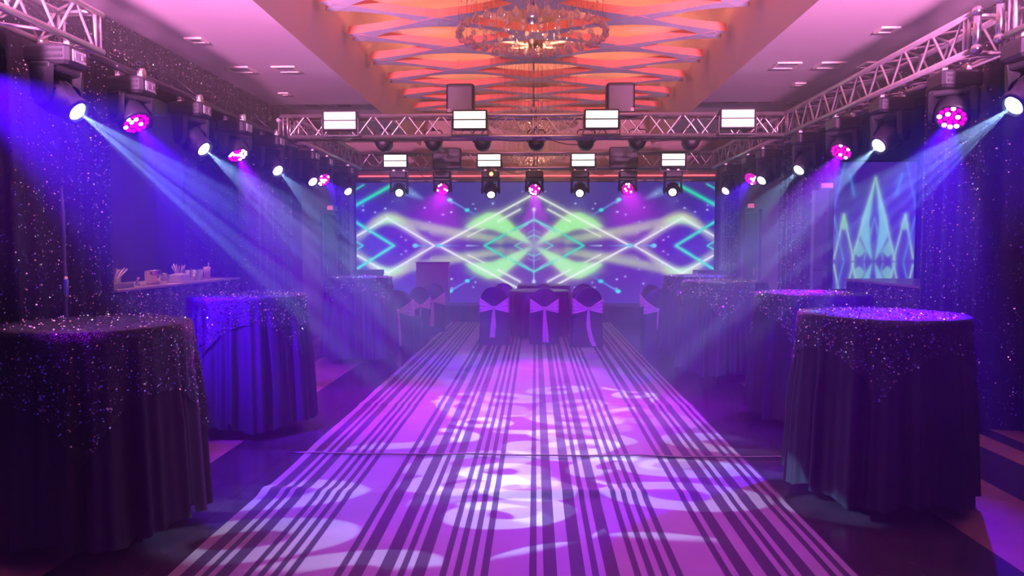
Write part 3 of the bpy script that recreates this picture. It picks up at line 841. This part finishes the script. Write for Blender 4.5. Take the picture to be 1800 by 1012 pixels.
# the rows go on towards the camera, outside the picture, with more lamps added
for s, l in ((-1, 'left'), (1, 'right')):
    fixture('wash', 'wash light at the camera end of the ' + l + ' row, outside the picture', s * TX, 3.9, (s * 1.8, 6.6, .9), WASH_W * (2.7 if s < 0 else .7), WASH_BLUE, 60, side_g[s], seed=60 + s, blend=.7)
    fixture('wash', 'added wash light tinting the near runner from the ' + l + ', outside the picture', s * TX, 2.9, (s * .35, 3.9, 0), WASH_W * .26, (.36, 0, 1), 36, side_g[s], seed=70 + s, blend=.8)  # second pair, added to throw violet on the near runner
    t = thing('added_uplight', 'added unseen warm uplight on a stand to the ' + l + ' of the camera, outside the picture', 'stage light', (s * 2.75, 2.2, 0), 0, 'added ceiling uplights')  # unseen lamp added to brighten the side ceiling
    MB().lathe([(.03, 2.62), (.09, 2.64), (.10, 2.72), (.095, 2.73)], 16).build('can', 'black_plastic', t)
    MB().cyl((0, 0, 0), (0, 0, 2.62), .018, n=10).build('pole', 'black_metal', t)
    MB().lathe([(.22, 0), (.22, .02), (.03, .04)], 20).build('foot', 'black_metal', t)
    ld = bpy.data.lights.new('lamp', 'SPOT'); ld.energy = UP_W; ld.color = (1.0, .31, .80); ld.spot_size = R(44); ld.spot_blend = .8; ld.shadow_soft_size = .08
    lo = link('lamp', ld, t, (0, 0, 2.76)); lo.rotation_euler = Vector((s * .25, 6.0, 1.55)).to_track_quat('-Z', 'Y').to_euler()
    t = thing('added_flood', 'added unseen warm flood on a stand near the camera on the ' + l + ', outside the picture', 'stage light', (s * 1.3, .2, 0), 0, 'added warm floods near the camera')  # unseen lamp added to warm the front truss and back wall
    MB().lathe([(.03, -.11), (.09, -.09), (.10, -.01), (.095, 0)], 16, T=Matrix.Translation((0, .05, 2.55)) @ Matrix.Rotation(-PI / 2, 4, 'X')).build('can', 'black_plastic', t)
    MB().cyl((0, 0, 0), (0, 0, 2.46), .018, n=10).build('pole', 'black_metal', t)
    MB().lathe([(.22, 0), (.22, .02), (.03, .04)], 20).build('foot', 'black_metal', t)
    ld = bpy.data.lights.new('lamp', 'SPOT'); ld.energy = FLOOD_W; ld.color = (1.0, .42, .30); ld.spot_size = R(36); ld.spot_blend = .6; ld.shadow_soft_size = .06
    lo = link('lamp', ld, t, (0, .09, 2.55)); lo.rotation_euler = (Vector((s * .9, YF, 3.75)) - Vector((s * 1.3, .29, 2.55))).to_track_quat('-Z', 'Y').to_euler()
# rear truss
RX = [(-2.44, 'beam'), (-1.66, 'wash'), (-.80, 'beam'), (-.02, 'wash'), (.79, 'beam'), (1.63, 'wash'), (2.43, 'beam')]
rl = ['rear truss beam light, leftmost, against the screen', 'rear truss wash light with magenta cells, leftmost of three', 'rear truss beam light with a red indicator dot on its base', 'rear truss wash light with magenta cells, in the middle above the star',
      'rear truss beam light right of the centre wash light', 'rear truss wash light with magenta cells, rightmost of three', 'rear truss beam light, rightmost, against the screen']
for i, (x, kd) in enumerate(RX):
    if kd == 'beam':
        f = fixture('beam', rl[i], x, YR, (x * .45, 6.5 + 1.5 * (i % 3), 0), BEAM_W * .05, BEAM_COL, 26, 'moving head lights on the rear truss', seed=40 + i, blend=.3, scale=10)
        if i == 2: MB().lathe([(.035, 0), (.02, .012), (.002, .016)], 14, T=Matrix.Translation((.02, -.13, -.06)) @ Matrix.Rotation(PI / 2, 4, 'X')).build('red_indicator', 'red_dot', f)
    else:
        fixture('wash', rl[i], x, YR, (-.9, 4.6, 0) if x < -.5 else (.9, 4.2, 0) if x > .5 else (.1, 8, 0), WASH_W * .85, WASH_MAG, 24, 'moving head lights on the rear truss', seed=40 + i, blend=.8)

# ------------------------------------------------------------------ blinder panels
def blinder(label, x, y, z, group):
    t = thing('blinder_light', label, 'stage light', (x, y, z), 0, group)
    MB().box(-.215, .215, -.03, .05, -.125, .125, ch=.012).build('housing', 'black_plastic', t)
    for dz in (-.055, .055): MB().box(-.195, .195, -.036, -.028, dz - .046, dz + .046, ch=.003).build('light_bar', 'led_white', t)
    mb = MB()
    for s in (-1, 1): mb.box(s * .225 - .006, s * .225 + .006, -.02, .02, -.19, .03)
    mb.box(-.231, .231, -.02, .02, -.195, -.18); mb.build('bracket', 'black_metal', t)
gA, gB = 'white led panels on the front truss', 'white led panels on the rear truss'
for x, l in ((-2.435, 'leftmost'), (-.815, 'second from left'), (.815, 'third from left'), (2.475, 'rightmost')):
    blinder(l + ' of the white led panels on the front truss', x, YF - .24, 3.065, gA)
for x, l in ((-2.46, 'leftmost'), (-.81, 'second from left'), (.83, 'third from left'), (2.39, 'rightmost')):
    blinder(l + ' of the white led panels on the rear truss', x, YR - .22, 3.00, gB)

# black strobe boxes on the rear truss
for x, l in ((-1.55, 'left'), (1.53, 'right')):
    t = thing('strobe_box', 'black strobe box with pinhole grid, ' + l + ' one on the rear truss', 'strobe light', (x, YR - .24, 3.04), 0, 'strobe boxes on the rear truss')
    MB().box(-.245, .245, -.05, .10, -.19, .18, ch=.015).build('housing', 'black_plastic', t)
    mb = MB()
    for i in range(16):
        for z in (-.14, -.115): mb.box(-.2 + i * .026, -.19 + i * .026, -.054, -.05, z, z + .010)
    o = mb.build('pinholes', 'decal_grey', t); o['kind'] = 'stuff'
    for z in (-.04, .06): MB().box(-.2, .2, -.056, -.05, z - .03, z + .03, ch=.002).build('reflector', 'black_metal', t)

# black par heads hanging behind the front truss
pm = MB().lathe([(.02, -.01), (.075, 0), (.10, .03), (.105, .10), (.108, .2), (.10, .21)], 20, T=Matrix.Rotation(-PI / 2, 4, 'X')).mesh('can', ['black_plastic'])
ym = MB()
ym.tube([(-.115, .1, 0), (-.115, .1, .13), (-.09, .1, .16), (.09, .1, .16), (.115, .1, .13), (.115, .1, 0)], .009, 6)
ym.cyl((0, .1, .16), (0, .1, .2), .02, n=8); ym = ym.mesh('yoke', ['black_metal'])
for i, x in enumerate((-2.0, -1.34, -.70, .01, .66, 1.33, 2.02)):
    t = thing('par_can', ['leftmost', 'second', 'third', 'fourth', 'fifth', 'sixth', 'rightmost'][i] + ' black par can' + (' from the left' if 0 < i < 6 else '') + ' behind the front truss', 'stage light', (x, YF + .17, 2.86), 0, 'par cans behind the front truss')
    link('can', pm, t); link('yoke', ym, t)
    MB().cyl((.02, -.012, .02), (.02, -.02, .02), .012, n=8).build('connector', 'chrome', t)

# speakers standing on the front truss
for x, s, l in ((-.955, 1, 'left'), (1.07, -1, 'right')):
    t = thing('speaker', 'grey-faced black speaker box on the front truss, ' + l + ' of the pair', 'speaker', (x, YF + .05, ZT + .024), 0, 'speakers on the front truss')
    MB().box(-.175, .175, -.12, .14, 0, .385, ch=.018).build('cabinet', 'black_plastic', t)
    MB().box(-.15, .15, -.128, -.119, .02, .345, ch=.004).build('rear_panel', 'grey_box', t)
    for z in (.08, .3): MB().lathe([(.010, 0), (.004, .006)], 8, T=Matrix.Translation((.11 * s, -.128, z)) @ Matrix.Rotation(PI / 2, 4, 'X')).build('screw', 'chrome', t)
    MB().box(-.14 * s - .022, -.14 * s + .022, -.138, -.127, .025, .065).build('socket', 'chrome', t)

# cables slung along the trusses
cabs = [[(-1.9, YF + .02, 2.92), (-1.6, YF + .02, 2.86), (-1.3, YF, 2.90)], [(-.6, YF, 2.90), (-.25, YF + .02, 2.84), (.1, YF, 2.89)], [(.1, YF, 2.89), (.5, YF, 2.79), (.75, YF, 2.90)], [(1.2, YF, 2.90), (1.5, YF, 2.83), (1.9, YF, 2.90)],
        [(-2.1, YR, 2.88), (-1.95, YR, 2.72), (-1.75, YR, 2.84)], [(.95, YR, 2.88), (1.15, YR, 2.76), (1.4, YR, 2.86)], [(-.6, YR, 2.88), (-.35, YR, 2.79), (-.1, YR, 2.86)]]
cl = ['between the first two left par cans', 'left of the centre par can', 'right of the centre par can', 'between the right par cans', 'beside the leftmost rear beam light', 'beside the right rear wash light', 'left of the centre rear wash light']
for k, c in enumerate(cabs):
    a, m_, b_ = [Vector(p) for p in c]
    pts = [a * (1 - t) ** 2 + (m_ * 2 - (a + b_) / 2) * 2 * t * (1 - t) + b_ * t ** 2 for t in [i / 14 for i in range(15)]]
    tag(MB().tube(pts, .006, 5).build('power_cable', 'black_metal'), 'thin black cable looping ' + cl[k], 'cable', 'cables looped under the trusses')
for s, l in ((-1, 'left'), (1, 'right')):
    pts = [(s * (TX - .05 + .04 * math.sin(i * .9)), 5.6 + i * .19, 2.868 - .012 * abs(math.sin(i * .75))) for i in range(40)]
    tag(MB().tube(pts, .008, 5).build('power_cable', 'black_metal'), 'long black cable strung along the ' + l + ' row of lights', 'cable', 'cables along the side rows')

# ================================================================== CHANDELIERS
drop_big = MB().lathe([(.002, .055), (.010, .04), (.026, .012), (.030, -.006), (.024, -.024), (.010, -.033), (.001, -.035)], 10).mesh('crystal_drop', ['crystal'])
drop_ball = MB().lathe([(.002, .022), (.014, .018), (.022, 0), (.014, -.018), (.002, -.022)], 8).mesh('crystal_ball', ['crystal'])
def chandelier(label, y, watt=CHAND_W):
    t = thing('crystal_chandelier', label, 'chandelier', (-.03, y, 3.23), 0, 'crystal chandeliers')
    st_ = MB(); bd = MB(); rng = random.Random(int(y * 10))
    for ri, (r, n, dz) in enumerate(((.60, 32, 0), (.50, 24, -.035), (.40, 18, -.06), (.29, 13, -.085), (.18, 8, -.11), (.07, 4, -.13))):
        for k in range(n):
            a = 2 * PI * (k + .5 * (ri % 2)) / n
            x, yy, z = r * math.cos(a), r * math.sin(a), dz + rng.uniform(-.01, .01)
            link('crystal_drop' if ri == 0 else 'crystal_ball', drop_big if ri == 0 else drop_ball, t, (x, yy, z))
            st_.cyl((x, yy, z + .02), (x, yy, 1.0), .0016, n=3, caps=False)
            for q in range(5):
                zz = z + .10 + q * .17 + rng.uniform(0, .08)
                bd.lathe([(.001, zz - .008), (.007, zz), (.001, zz + .008)], 4, T=Matrix.Translation((x, yy, 0)))
    o = st_.build('strands', 'chrome', t); o['kind'] = 'stuff'
    o = bd.build('bead_strings', 'crystal', t); o['kind'] = 'stuff'
    MB().lathe([(.66, 1.0), (.66, 1.03), (.1, 1.04)], 32).build('ceiling_plate', 'chrome', t)
    MB().cyl((0, 0, 1.0), (0, 0, .25), .015, n=8).build('centre_rod', 'chrome', t)
    MB().lathe([(.03, .25), (.05, .2), (.05, .12), (.02, .08)], 12).build('lamp_holder', 'chrome', t)
    ld = bpy.data.lights.new('chandelier_lamp', 'POINT'); ld.energy = watt; ld.color = (1.0, .42, .22); ld.shadow_soft_size = .015
    link('lamp', ld, t, (0, 0, .03))
chandelier('crystal chandelier with teardrops hanging nearest, at the top of the picture', 6.15)
chandelier('crystal chandelier hanging just behind the front truss', 10.5)
chandelier('crystal chandelier hanging behind the rear truss before the screen', 14.7, 22.0)
chandelier('crystal chandelier above the camera, out of the picture', 1.0, 10.0)

# ================================================================== COCKTAIL TABLES
def cocktail(idx, x, y, rad, rot, half, where, seed, dens=4200, H=1.10, size=.0048):
    t = thing('cocktail_table', 'tall round cocktail table under black cloth ' + where, 'table', (x, y, 0), rot, 'cocktail tables')
    MB().lathe([(rad - .02, H - .03), (rad - .01, H - .02), (rad - .01, H - .006), (rad - .02, H - .004)], 40).build('table_top', 'dark_panel', t)
    for k in range(4):
        a = k * PI / 2 + .6
        MB().cyl((.3 * math.cos(a), .3 * math.sin(a), 0), (.24 * math.cos(a), .24 * math.sin(a), H - .03), .014, n=8).build('leg', 'black_metal', t)
    rng = random.Random(seed)
    ph = [rng.uniform(0, 6.28) for _ in range(8)]
    def hang_r(th, d):     # outward radius of the hanging cloth at depth d below the top
        g = min(1, d / .5)
        f = .020 * math.sin(17 * th + ph[0]) + .014 * math.sin(29 * th + ph[1]) + .012 * math.sin(9 * th + ph[2])
        f = f + .010 * math.sin(41 * th + ph[5])
        return rad + .004 + .055 * (d / 1.05) + f * g
    c = thing('tablecloth', 'floor-length black tablecloth on the cocktail table ' + where, 'tablecloth', (x, y, 0), rot, 'black tablecloths on cocktail tables')
    nth = 260
    hem = [.075 + .022 * math.sin(5 * 2 * PI * i / nth + ph[3]) + .018 * abs(math.sin(8.5 * 2 * PI * i / nth + ph[4])) + (.05 if abs((i / nth * 7 + ph[6]) % 7 - 3.5) < .05 else 0) for i in range(nth)]
    rings = []
    for rr in (.0, .5, .9, .985):
        rings.append([(rr * rad * math.cos(2 * PI * i / nth), rr * rad * math.sin(2 * PI * i / nth), H) for i in range(nth)])
    for d in (.004, .02, .06, .15, .3, .5, .7, .85, 1.0):
        row = []
        for i in range(nth):
            th = 2 * PI * i / nth; tot = H - hem[i]
            dd = d * tot if d > .02 else d
            r_ = hang_r(th, dd); row.append((r_ * math.cos(th), r_ * math.sin(th), H - dd))
        rings.append(row)
    MB().loft(rings, smooth=True, cap0=False, cap1=False).build('cloth', 'cloth', c)
    # square sequin overlay
    o = thing('sequin_overlay', 'square black sequin overlay on the cocktail table ' + where, 'overlay', (x, y, 0), rot, 'sequin overlays on cocktail tables')
    def pos(th, rho):
        if rho < rad: return (rho * math.cos(th), rho * math.sin(th), H + .006)
        d = rho - rad
        r_ = hang_r(th, d) + .007 + .006 * math.sin(th * 13 + ph[7]) * min(1, d * 4)
        return (r_ * math.cos(th), r_ * math.sin(th), H + .004 - d)
    def rmax(th): return half / max(abs(math.cos(th)), abs(math.sin(th)))
    rings = []
    for j in range(15):
        v = j / 14; row = []
        for i in range(nth):
            th = 2 * PI * i / nth; rm = rmax(th)
            rho = rad * (v / .35) if v < .35 else rad + (rm - rad) * (v - .35) / .65
            row.append(pos(th, max(rho, .002)))
        rings.append(row)
    MB().loft(rings, smooth=True, cap0=False, cap1=False).build('cloth', 'sequin_cloth', o)
    sm = []
    area = 4 * half * half
    for _ in range(int(area * dens)):
        a, b_ = rng.uniform(-half, half), rng.uniform(-half, half)
        rho, th = math.hypot(a, b_), math.atan2(b_, a)
        p = Vector(pos(th, rho))
        if rho < rad: nn = Vector((0, 0, 1))
        else:
            q = Vector(pos(th + .01, rho)); tg = (q - p); tg.z = 0
            nn = Vector((tg.y, -tg.x, 0)).normalized()
            if nn.dot(Vector((math.cos(th), math.sin(th), 0))) < 0: nn = -nn
        sm.append((tuple(p + nn * .003), tuple(nn)))
    sequins(o, sm, size, .7, seed=seed)
tabs = [(-2.30, 3.78, .455, R(-112), .78, 'nearest the camera on the left', 101, 1500, .0044),
        (-2.37, 6.02, .455, R(-66), .66, 'in front of the left bar', 102, 1500, .0055),
        (-2.31, 9.60, .42, R(20), .60, 'farthest along the left side', 103, 1200, .007),
        (2.06, 4.46, .455, R(-159), .64, 'nearest the camera on the right', 104, 1500, .005),
        (2.38, 6.42, .46, R(10), .62, 'second from the camera on the right', 105, 1800, .0055),
        (2.19, 8.62, .47, R(30), .66, 'third from the camera on the right', 106, 1400, .0065),
        (2.22, 10.15, .45, R(5), .60, 'farthest along the right side', 107, 1100, .007)]
for i, (x, y, rad, rot, half, wh, sd, dn, sz) in enumerate(tabs): cocktail(i, x, y, rad, rot, half, wh, sd, dn, size=sz)

# ================================================================== ROUND DINING TABLES
def dining(x, y, rad, label, seed):
    t = thing('dining_table', 'round dining table under black cloth ' + label, 'table', (x, y, .014 if abs(x) < 1 else 0), 0, 'round dining tables')
    MB().lathe([(rad - .02, .73), (rad - .005, .74), (rad - .005, .752), (rad - .02, .755)], 32).build('table_top', 'dark_panel', t)
    for k in range(4):
        a = k * PI / 2 + .8
        MB().cyl((.3 * math.cos(a), .3 * math.sin(a), 0), (.28 * math.cos(a), .28 * math.sin(a), .73), .014, n=8).build('leg', 'black_metal', t)
    c = thing('tablecloth', 'black satin tablecloth on the round dining table ' + label, 'tablecloth', (x, y, .014 if abs(x) < 1 else 0), 0, 'black tablecloths on dining tables')
    n = 160; rng = random.Random(seed); p0, p1 = rng.uniform(0, 6), rng.uniform(0, 6)
    rings = [[(r_ * rad * math.cos(2 * PI * i / n), r_ * rad * math.sin(2 * PI * i / n), .76) for i in range(n)] for r_ in (0, .5, .97)]
    for d in (.006, .05, .2, .45, .72):
        rings.append([((rad + .005 + .05 * d + (.02 * math.sin(15 * 2 * PI * i / n + p0) + .012 * math.sin(27 * 2 * PI * i / n + p1)) * min(1, d * 3)) * math.cos(2 * PI * i / n),
                       (rad + .005 + .05 * d + (.02 * math.sin(15 * 2 * PI * i / n + p0) + .012 * math.sin(27 * 2 * PI * i / n + p1)) * min(1, d * 3)) * math.sin(2 * PI * i / n), .76 - d) for i in range(n)])
    MB().loft(rings, smooth=True, cap0=False, cap1=False).build('cloth', 'spandex', c)
dining(.06, 12.32, .50, 'in the middle of the runner', 1)
dining(.16, 14.12, .50, 'behind the middle one, before the stage', 2)
dining(-2.95, 12.25, .52, 'left of the runner behind the bowed chairs', 3)
dining(2.98, 12.25, .52, 'right of the runner behind the cocktail tables', 4)

# ================================================================== CHAIRS
def sup(hw, hd, cy_, z, n=28, e=3.2):
    out = []
    for i in range(n):
        a = 2 * PI * i / n; c, s = math.cos(a), math.sin(a)
        out.append((hw * math.copysign(abs(c) ** (2 / e), c), cy_ + hd * math.copysign(abs(s) ** (2 / e), s), z))
    return out
CH = .88
cov = MB()
rings = [sup(.235, .26, .22, .0), sup(.225, .245, .22, .12), sup(.222, .24, .22, .30), sup(.222, .24, .22, .43), sup(.215, .232, .22, .455), sup(.19, .2, .22, .468)]
cov.loft(rings, smooth=True, cap0=False)
rings = []
for z in (0, .15, .35, .5, .62, .70, .76, .80, .83, .855, .872, .88):
    if z <= .62: hw_ = .236 - .02 * min(1, z / .5)
    else:
        q = (z - .62) / .262; hw_ = .216 * math.sqrt(max(0, 1 - q ** 2.3)) + .004
    rings.append(sup(hw_, .042 - .008 * (z / .88), -.012 - .05 * max(0, (z - .45)) , z, e=3.6 if z < .6 else 2.6))
cov.loft(rings, smooth=True, cap0=False)
COVER = cov.mesh('chair_cover', ['spandex'])
KZ = .565
def backy(z): return -.012 - .05 * max(0, z - .45) - .042
sb = MB()
def sash_f(u, v):
    s = 2 * u - 1; a = abs(s)
    zt = KZ + .018 + .155 * a ** 1.25; zb = KZ - .02 - .055 * a
    z = zb + (zt - zb) * v
    x = s * .235 if a < .93 else math.copysign(.2185 + .008, s)
    y = backy(z) - .010 - .008 * math.sin(v * 22 + a * 3) * a - .004
    if a > .93: y += (a - .93) / .07 * .10
    return (x if a < .93 else math.copysign(.228, s), y, z)
sb.grid(sash_f, 41, 22)
BAND = sb.mesh('sash_band', ['sash'])
KNOT = MB().lathe([(.004, -.03), (.022, -.022), (.03, 0), (.022, .022), (.004, .03)], 12, T=Matrix.Translation((0, backy(KZ) - .02, KZ))).mesh('knot', ['sash'])
def tail(dx, ln, wd, curl, ph_):
    mb = MB()
    def f(u, v):
        w_ = .018 + (wd - .018) * min(1, v * 1.4)
        x = dx * v + (u - .5) * 2 * w_ + curl * v ** 3
        z = KZ - .01 - ln * v
        return (x, backy(z) - .016 - .010 * math.sin(u * 9 + ph_ + v * 3) * (0.3 + v) - .004, max(z, .01))
    mb.grid(f, 9, 18)
    return mb.mesh('sash_tail', ['sash'])
TA = [tail(-.02, .44, .038, 0, 0), tail(.02, .52, .045, 0, 2), tail(-.01, .30, .03, .02, 1), tail(.0, .56, .032, .10, 3), tail(-.04, .34, .035, -.02, 1.5)]
def chair(x, y, rz, label, tails, sc_=1.0, group='covered chairs with rose sashes'):
    t = thing('banquet_chair', label, 'chair', (x, y, .012 if abs(x) < 1.6 else 0.0), rz, group)
    t.scale = (sc_, sc_, sc_)
    link('chair_cover', COVER, t); b_ = link('sash_band', BAND, t); link('knot', KNOT, t)
    for k in tails: link('sash_tail', TA[k], t)
chair(-.62, 11.18, R(-4), 'black covered chair with rose bow, left of the three facing the stage', (0, 2))
chair(.14, 11.28, R(0), 'black covered chair with rose bow, middle of the three facing the stage', (1,), .97)
chair(.78, 11.02, R(6), 'black covered chair with rose bow and long trailing tail, right of the three', (3, 2))
chair(-.58, 13.28, R(172), 'black covered chair across the middle table, top seen behind the left bowed chair', (0,), .94)
chair(.14, 13.38, R(180), 'black covered chair across the middle table, top seen behind the centre bowed chair', (0,), .92)
chair(.86, 13.15, R(190), 'black covered chair across the middle table, top seen behind the right bowed chair', (0,), .94)
chair(-2.0, 10.85, R(-14), 'black covered chair with rose bow, nearest at the left dining table', (4, 1), .98)
chair(-1.88, 11.75, R(48), 'black covered chair turned sideways at the left dining table', (2,), .98)
chair(-1.80, 12.85, R(14), 'black covered chair with rose bow, far one at the left dining table', (0,), .98)
chair(1.84, 11.0, R(-14), 'black covered chair with rose bow, near one at the right dining table', (2,), 1.0)
chair(1.93, 12.2, R(-48), 'black covered chair turned sideways at the right dining table', (0,), 1.0)

# ================================================================== STAGE AND WING OBJECTS
lc = thing('lectern', 'plain dark box lectern on the stage in front of the screen', 'lectern', (-2.08, 15.0, .32), 0)
MB().box(-.325, .325, -.15, .15, 0, .84, ch=.01).build('body', 'grey_panel', lc)
MB().box(-.335, .335, -.16, .16, .84, .865, ch=.006).build('top_board', 'dark_panel', lc)
for x, l in ((-3.22, 'left'), (3.30, 'right')):
    t = thing('equipment_case', 'flat-topped black equipment case at the ' + l + ' edge of the stage', 'case', (x, 14.2, 0), 0, 'equipment cases beside the stage')
    MB().box(-.24, .24, -.25, .25, 0.0, .95, ch=.012).build('case_body', 'black_plastic', t)
    MB().box(-.25, .25, -.26, .26, .95, 1.05, ch=.012).build('lid', 'grey_box', t)
    for z in (.3, .9): MB().box(-.2, .2, -.258, -.25, z - .012, z + .012).build('edging', 'tile_edge', t)
for s, l, y in ((-1, 'left', 13.4), (1, 'right', 13.0)):
    d = struct('door_%d' % (1 if s < 0 else 2), MB().box(-.02, .02, -.42, .42, 0, 2.08, ch=.005), 'dark_panel', (s * 3.765, y, 0))
    mb = MB()
    for yy in (-.47, .43): mb.box(-.03, .03, yy, yy + .04, 0, 2.12)
    mb.box(-.03, .03, -.47, .47, 2.08, 2.12); mb.build('door_frame', 'grey_panel', d)
    MB().cyl((-s * .05, -.33, .9), (-s * .05, -.33, 1.15), .012, n=8).build('door_handle', 'chrome', d)
    e = thing('exit_sign', 'small pink glowing sign above the ' + l + ' stage door', 'sign', (s * 3.72, y + .1, 2.2), 0, 'pink signs beside the stage')
    MB().box(-.05, .05, -.15, .15, -.045, .045, ch=.006).build('housing', 'grey_panel', e)
    MB().box(-.052, .052, -.155, -.149, -.035, .035).build('sign_face', 'sign', e)
    MB().cyl((s * .05, 0, 0), (s * .08, 0, 0), .012, n=8).build('bracket', 'grey_panel', e)
tt = thing('totem_column', 'slim grey column with a mirrored strip beside the tall side screen', 'column', (3.76, 9.9, 0), 0)
MB().box(-.085, .10, 0, .12, 0, 2.24, ch=.008).build('body', 'grey_panel', tt)
for z0_, z1_ in ((.3, 1.18), (1.2, 1.95)): MB().box(.035, .085, -.006, .002, z0_, z1_).build('mirror_strip', 'mirror', tt)
MB().box(-.086, .101, -.003, .0, 1.18, 1.20).build('joint', 'black_metal', tt)
e = thing('exit_sign', 'pink glowing sign on top of the slim mirrored column', 'sign', (3.83, 9.9, 2.3), 0, 'pink signs beside the stage')
MB().box(-.085, .085, .0, .05, -.06, .04, ch=.006).build('housing', 'grey_panel', e)
MB().box(-.075, .075, -.006, .0, -.03, .03).build('sign_face', 'sign', e)

# ================================================================== THINGS ON THE LEFT BAR
BX = -4.06
def cup_straws(y, label, h, rad, nst, seed, mt='glass'):
    t = thing('straw_cup', label, 'cup', (BX, y, 1.10), 0, 'cups of straws on the left bar')
    MB().lathe([(rad * .8, 0), (rad, h), (rad * .93, h), (rad * .75, .006)], 16).build('cup', mt, t)
    rng = random.Random(seed)
    for k in range(nst):
        a = rng.uniform(0, 6.28); q = rng.uniform(.3, .7) * rad; o_ = rng.uniform(.9, 1.9) * rad
        ln = h * rng.uniform(1.7, 2.0)
        MB().cyl((-q * math.cos(a) * .4, -q * math.sin(a) * .4, .008), (o_ * math.cos(a), o_ * math.sin(a), ln), .005, n=6).build('straw', 'paper' if k % 3 else 'pink_plastic', t)
cup_straws(6.98, 'clear bowl of paper straws at the near end of the left bar', .10, .075, 16, 1)
cup_straws(8.30, 'cup of cream and pink straws behind the cream napkin box', .10, .05, 16, 2, 'pink_plastic')
t = thing('tray', 'clear plastic tray under the near bowl of straws', 'tray', (-4.0, 6.92, 1.10), 0)
mb = MB(); mb.box(-.09, .09, -.14, .16, .0, .006)
for a in ((-.09, -.085, -.14, .16), (.085, .09, -.14, .16), (-.085, .085, -.14, -.135), (-.085, .085, .155, .16)): mb.box(*a, .006, .05)
mb.build('body', 'glass', t)
t = thing('jigger', 'small double-ended steel jigger on the left bar', 'jigger', (BX, 7.42, 1.10), 0)
MB().lathe([(.022, 0), (.020, .02), (.009, .045), (.010, .05), (.024, .085), (.022, .085), (.006, .05)], 16).build('body', 'steel', t)
t = thing('ice_bucket', 'shiny steel ice bucket with a hanging handle on the left bar', 'bucket', (BX, 7.72, 1.10), 0)
MB().lathe([(.062, 0), (.068, .01), (.084, .14), (.087, .145), (.084, .15), (.079, .145), (.062, .01)], 28).build('body', 'steel', t)
hp = [(.088 * math.cos(a), .088 * math.sin(a) , .125 - .085 * math.sin((a + .6) / 3.1 * 1.6 if a > 0 else .3)) for a in [(-1.2 + 2.6 * i / 16) for i in range(17)]]
MB().tube(hp, .005, 6).build('handle', 'steel', t)
for s in (-1, 1): MB().lathe([(.012, 0), (.012, .01)], 10, T=Matrix.Translation((.03, s * .078, .12)) @ Matrix.Rotation(-s * PI / 2, 4, 'X')).build('handle_ear', 'steel', t)
t = thing('glass_jug', 'small clear glass jug beside the ice bucket', 'jug', (BX, 7.97, 1.10), 0)
MB().lathe([(.035, 0), (.042, .03), (.034, .07), (.020, .095), (.026, .11), (.023, .11), (.016, .093), (.030, .07), (.036, .03), (.03, .006)], 18).build('body', 'glass', t)
MB().tube([(.03, .0, .03), (.06, 0, .05), (.058, 0, .085), (.022, 0, .1)], .004, 6).build('handle', 'glass', t)
t = thing('napkin_box', 'cream napkin box on the left bar', 'box', (-4.0, 8.18, 1.10), 0)
MB().box(-.07, .07, -.10, .10, 0, .085, ch=.004).build('body', 'paper', t)
MB().box(-.055, .055, -.085, .085, .08, .092).build('napkins', 'paper', t)
for k in range(5):
    t = thing('tumbler', ['tall clear tumbler, nearest of the row of glasses on the left bar', 'tall clear tumbler, second of the row of glasses on the left bar', 'tall clear tumbler, middle of the row of glasses on the left bar', 'tall clear tumbler, fourth of the row of glasses on the left bar', 'tall clear tumbler, farthest of the row, next to the pink cup'][k], 'glass', (BX + .03 * (k % 2), 8.50 + k * .085, 1.10), 0, 'tumblers on the left bar')
    MB().lathe([(.026, 0), (.033, .125), (.030, .125), (.024, .008)], 14).build('body', 'glass', t)
    MB().lathe([(.0235, .008), (.027, .05)], 12).build('ice', 'crystal', t)
t = thing('tall_cup', 'tall pink cup at the far end of the left bar items', 'cup', (BX + .02, 8.98, 1.10), 0)
MB().lathe([(.032, 0), (.045, .15), (.042, .15), (.029, .006)], 18).build('body', 'pink_plastic', t)
MB().cyl((0, 0, .01), (.02, .01, .20), .005, n=6).build('straw', 'paper', t)

# ================================================================== HAZE
hz = MB().box(-6.6, 6.6, -1.8, YB + .5, -.5, 5.0)
m = bpy.data.materials.new('haze'); m.use_nodes = True; nt = m.node_tree; nt.nodes.clear()
vs_n = nt.nodes.new('ShaderNodeVolumeScatter'); vs_n.inputs['Color'].default_value = (1, 1, 1, 1); vs_n.inputs['Density'].default_value = HAZE; vs_n.inputs['Anisotropy'].default_value = .25
o_ = nt.nodes.new('ShaderNodeOutputMaterial'); nt.links.new(vs_n.outputs[0], o_.inputs['Volume'])
M['haze'] = m
ho = hz.build('haze', 'haze')
tag(ho, 'thin stage haze filling the hall and showing the light beams', 'haze', kind='stuff')
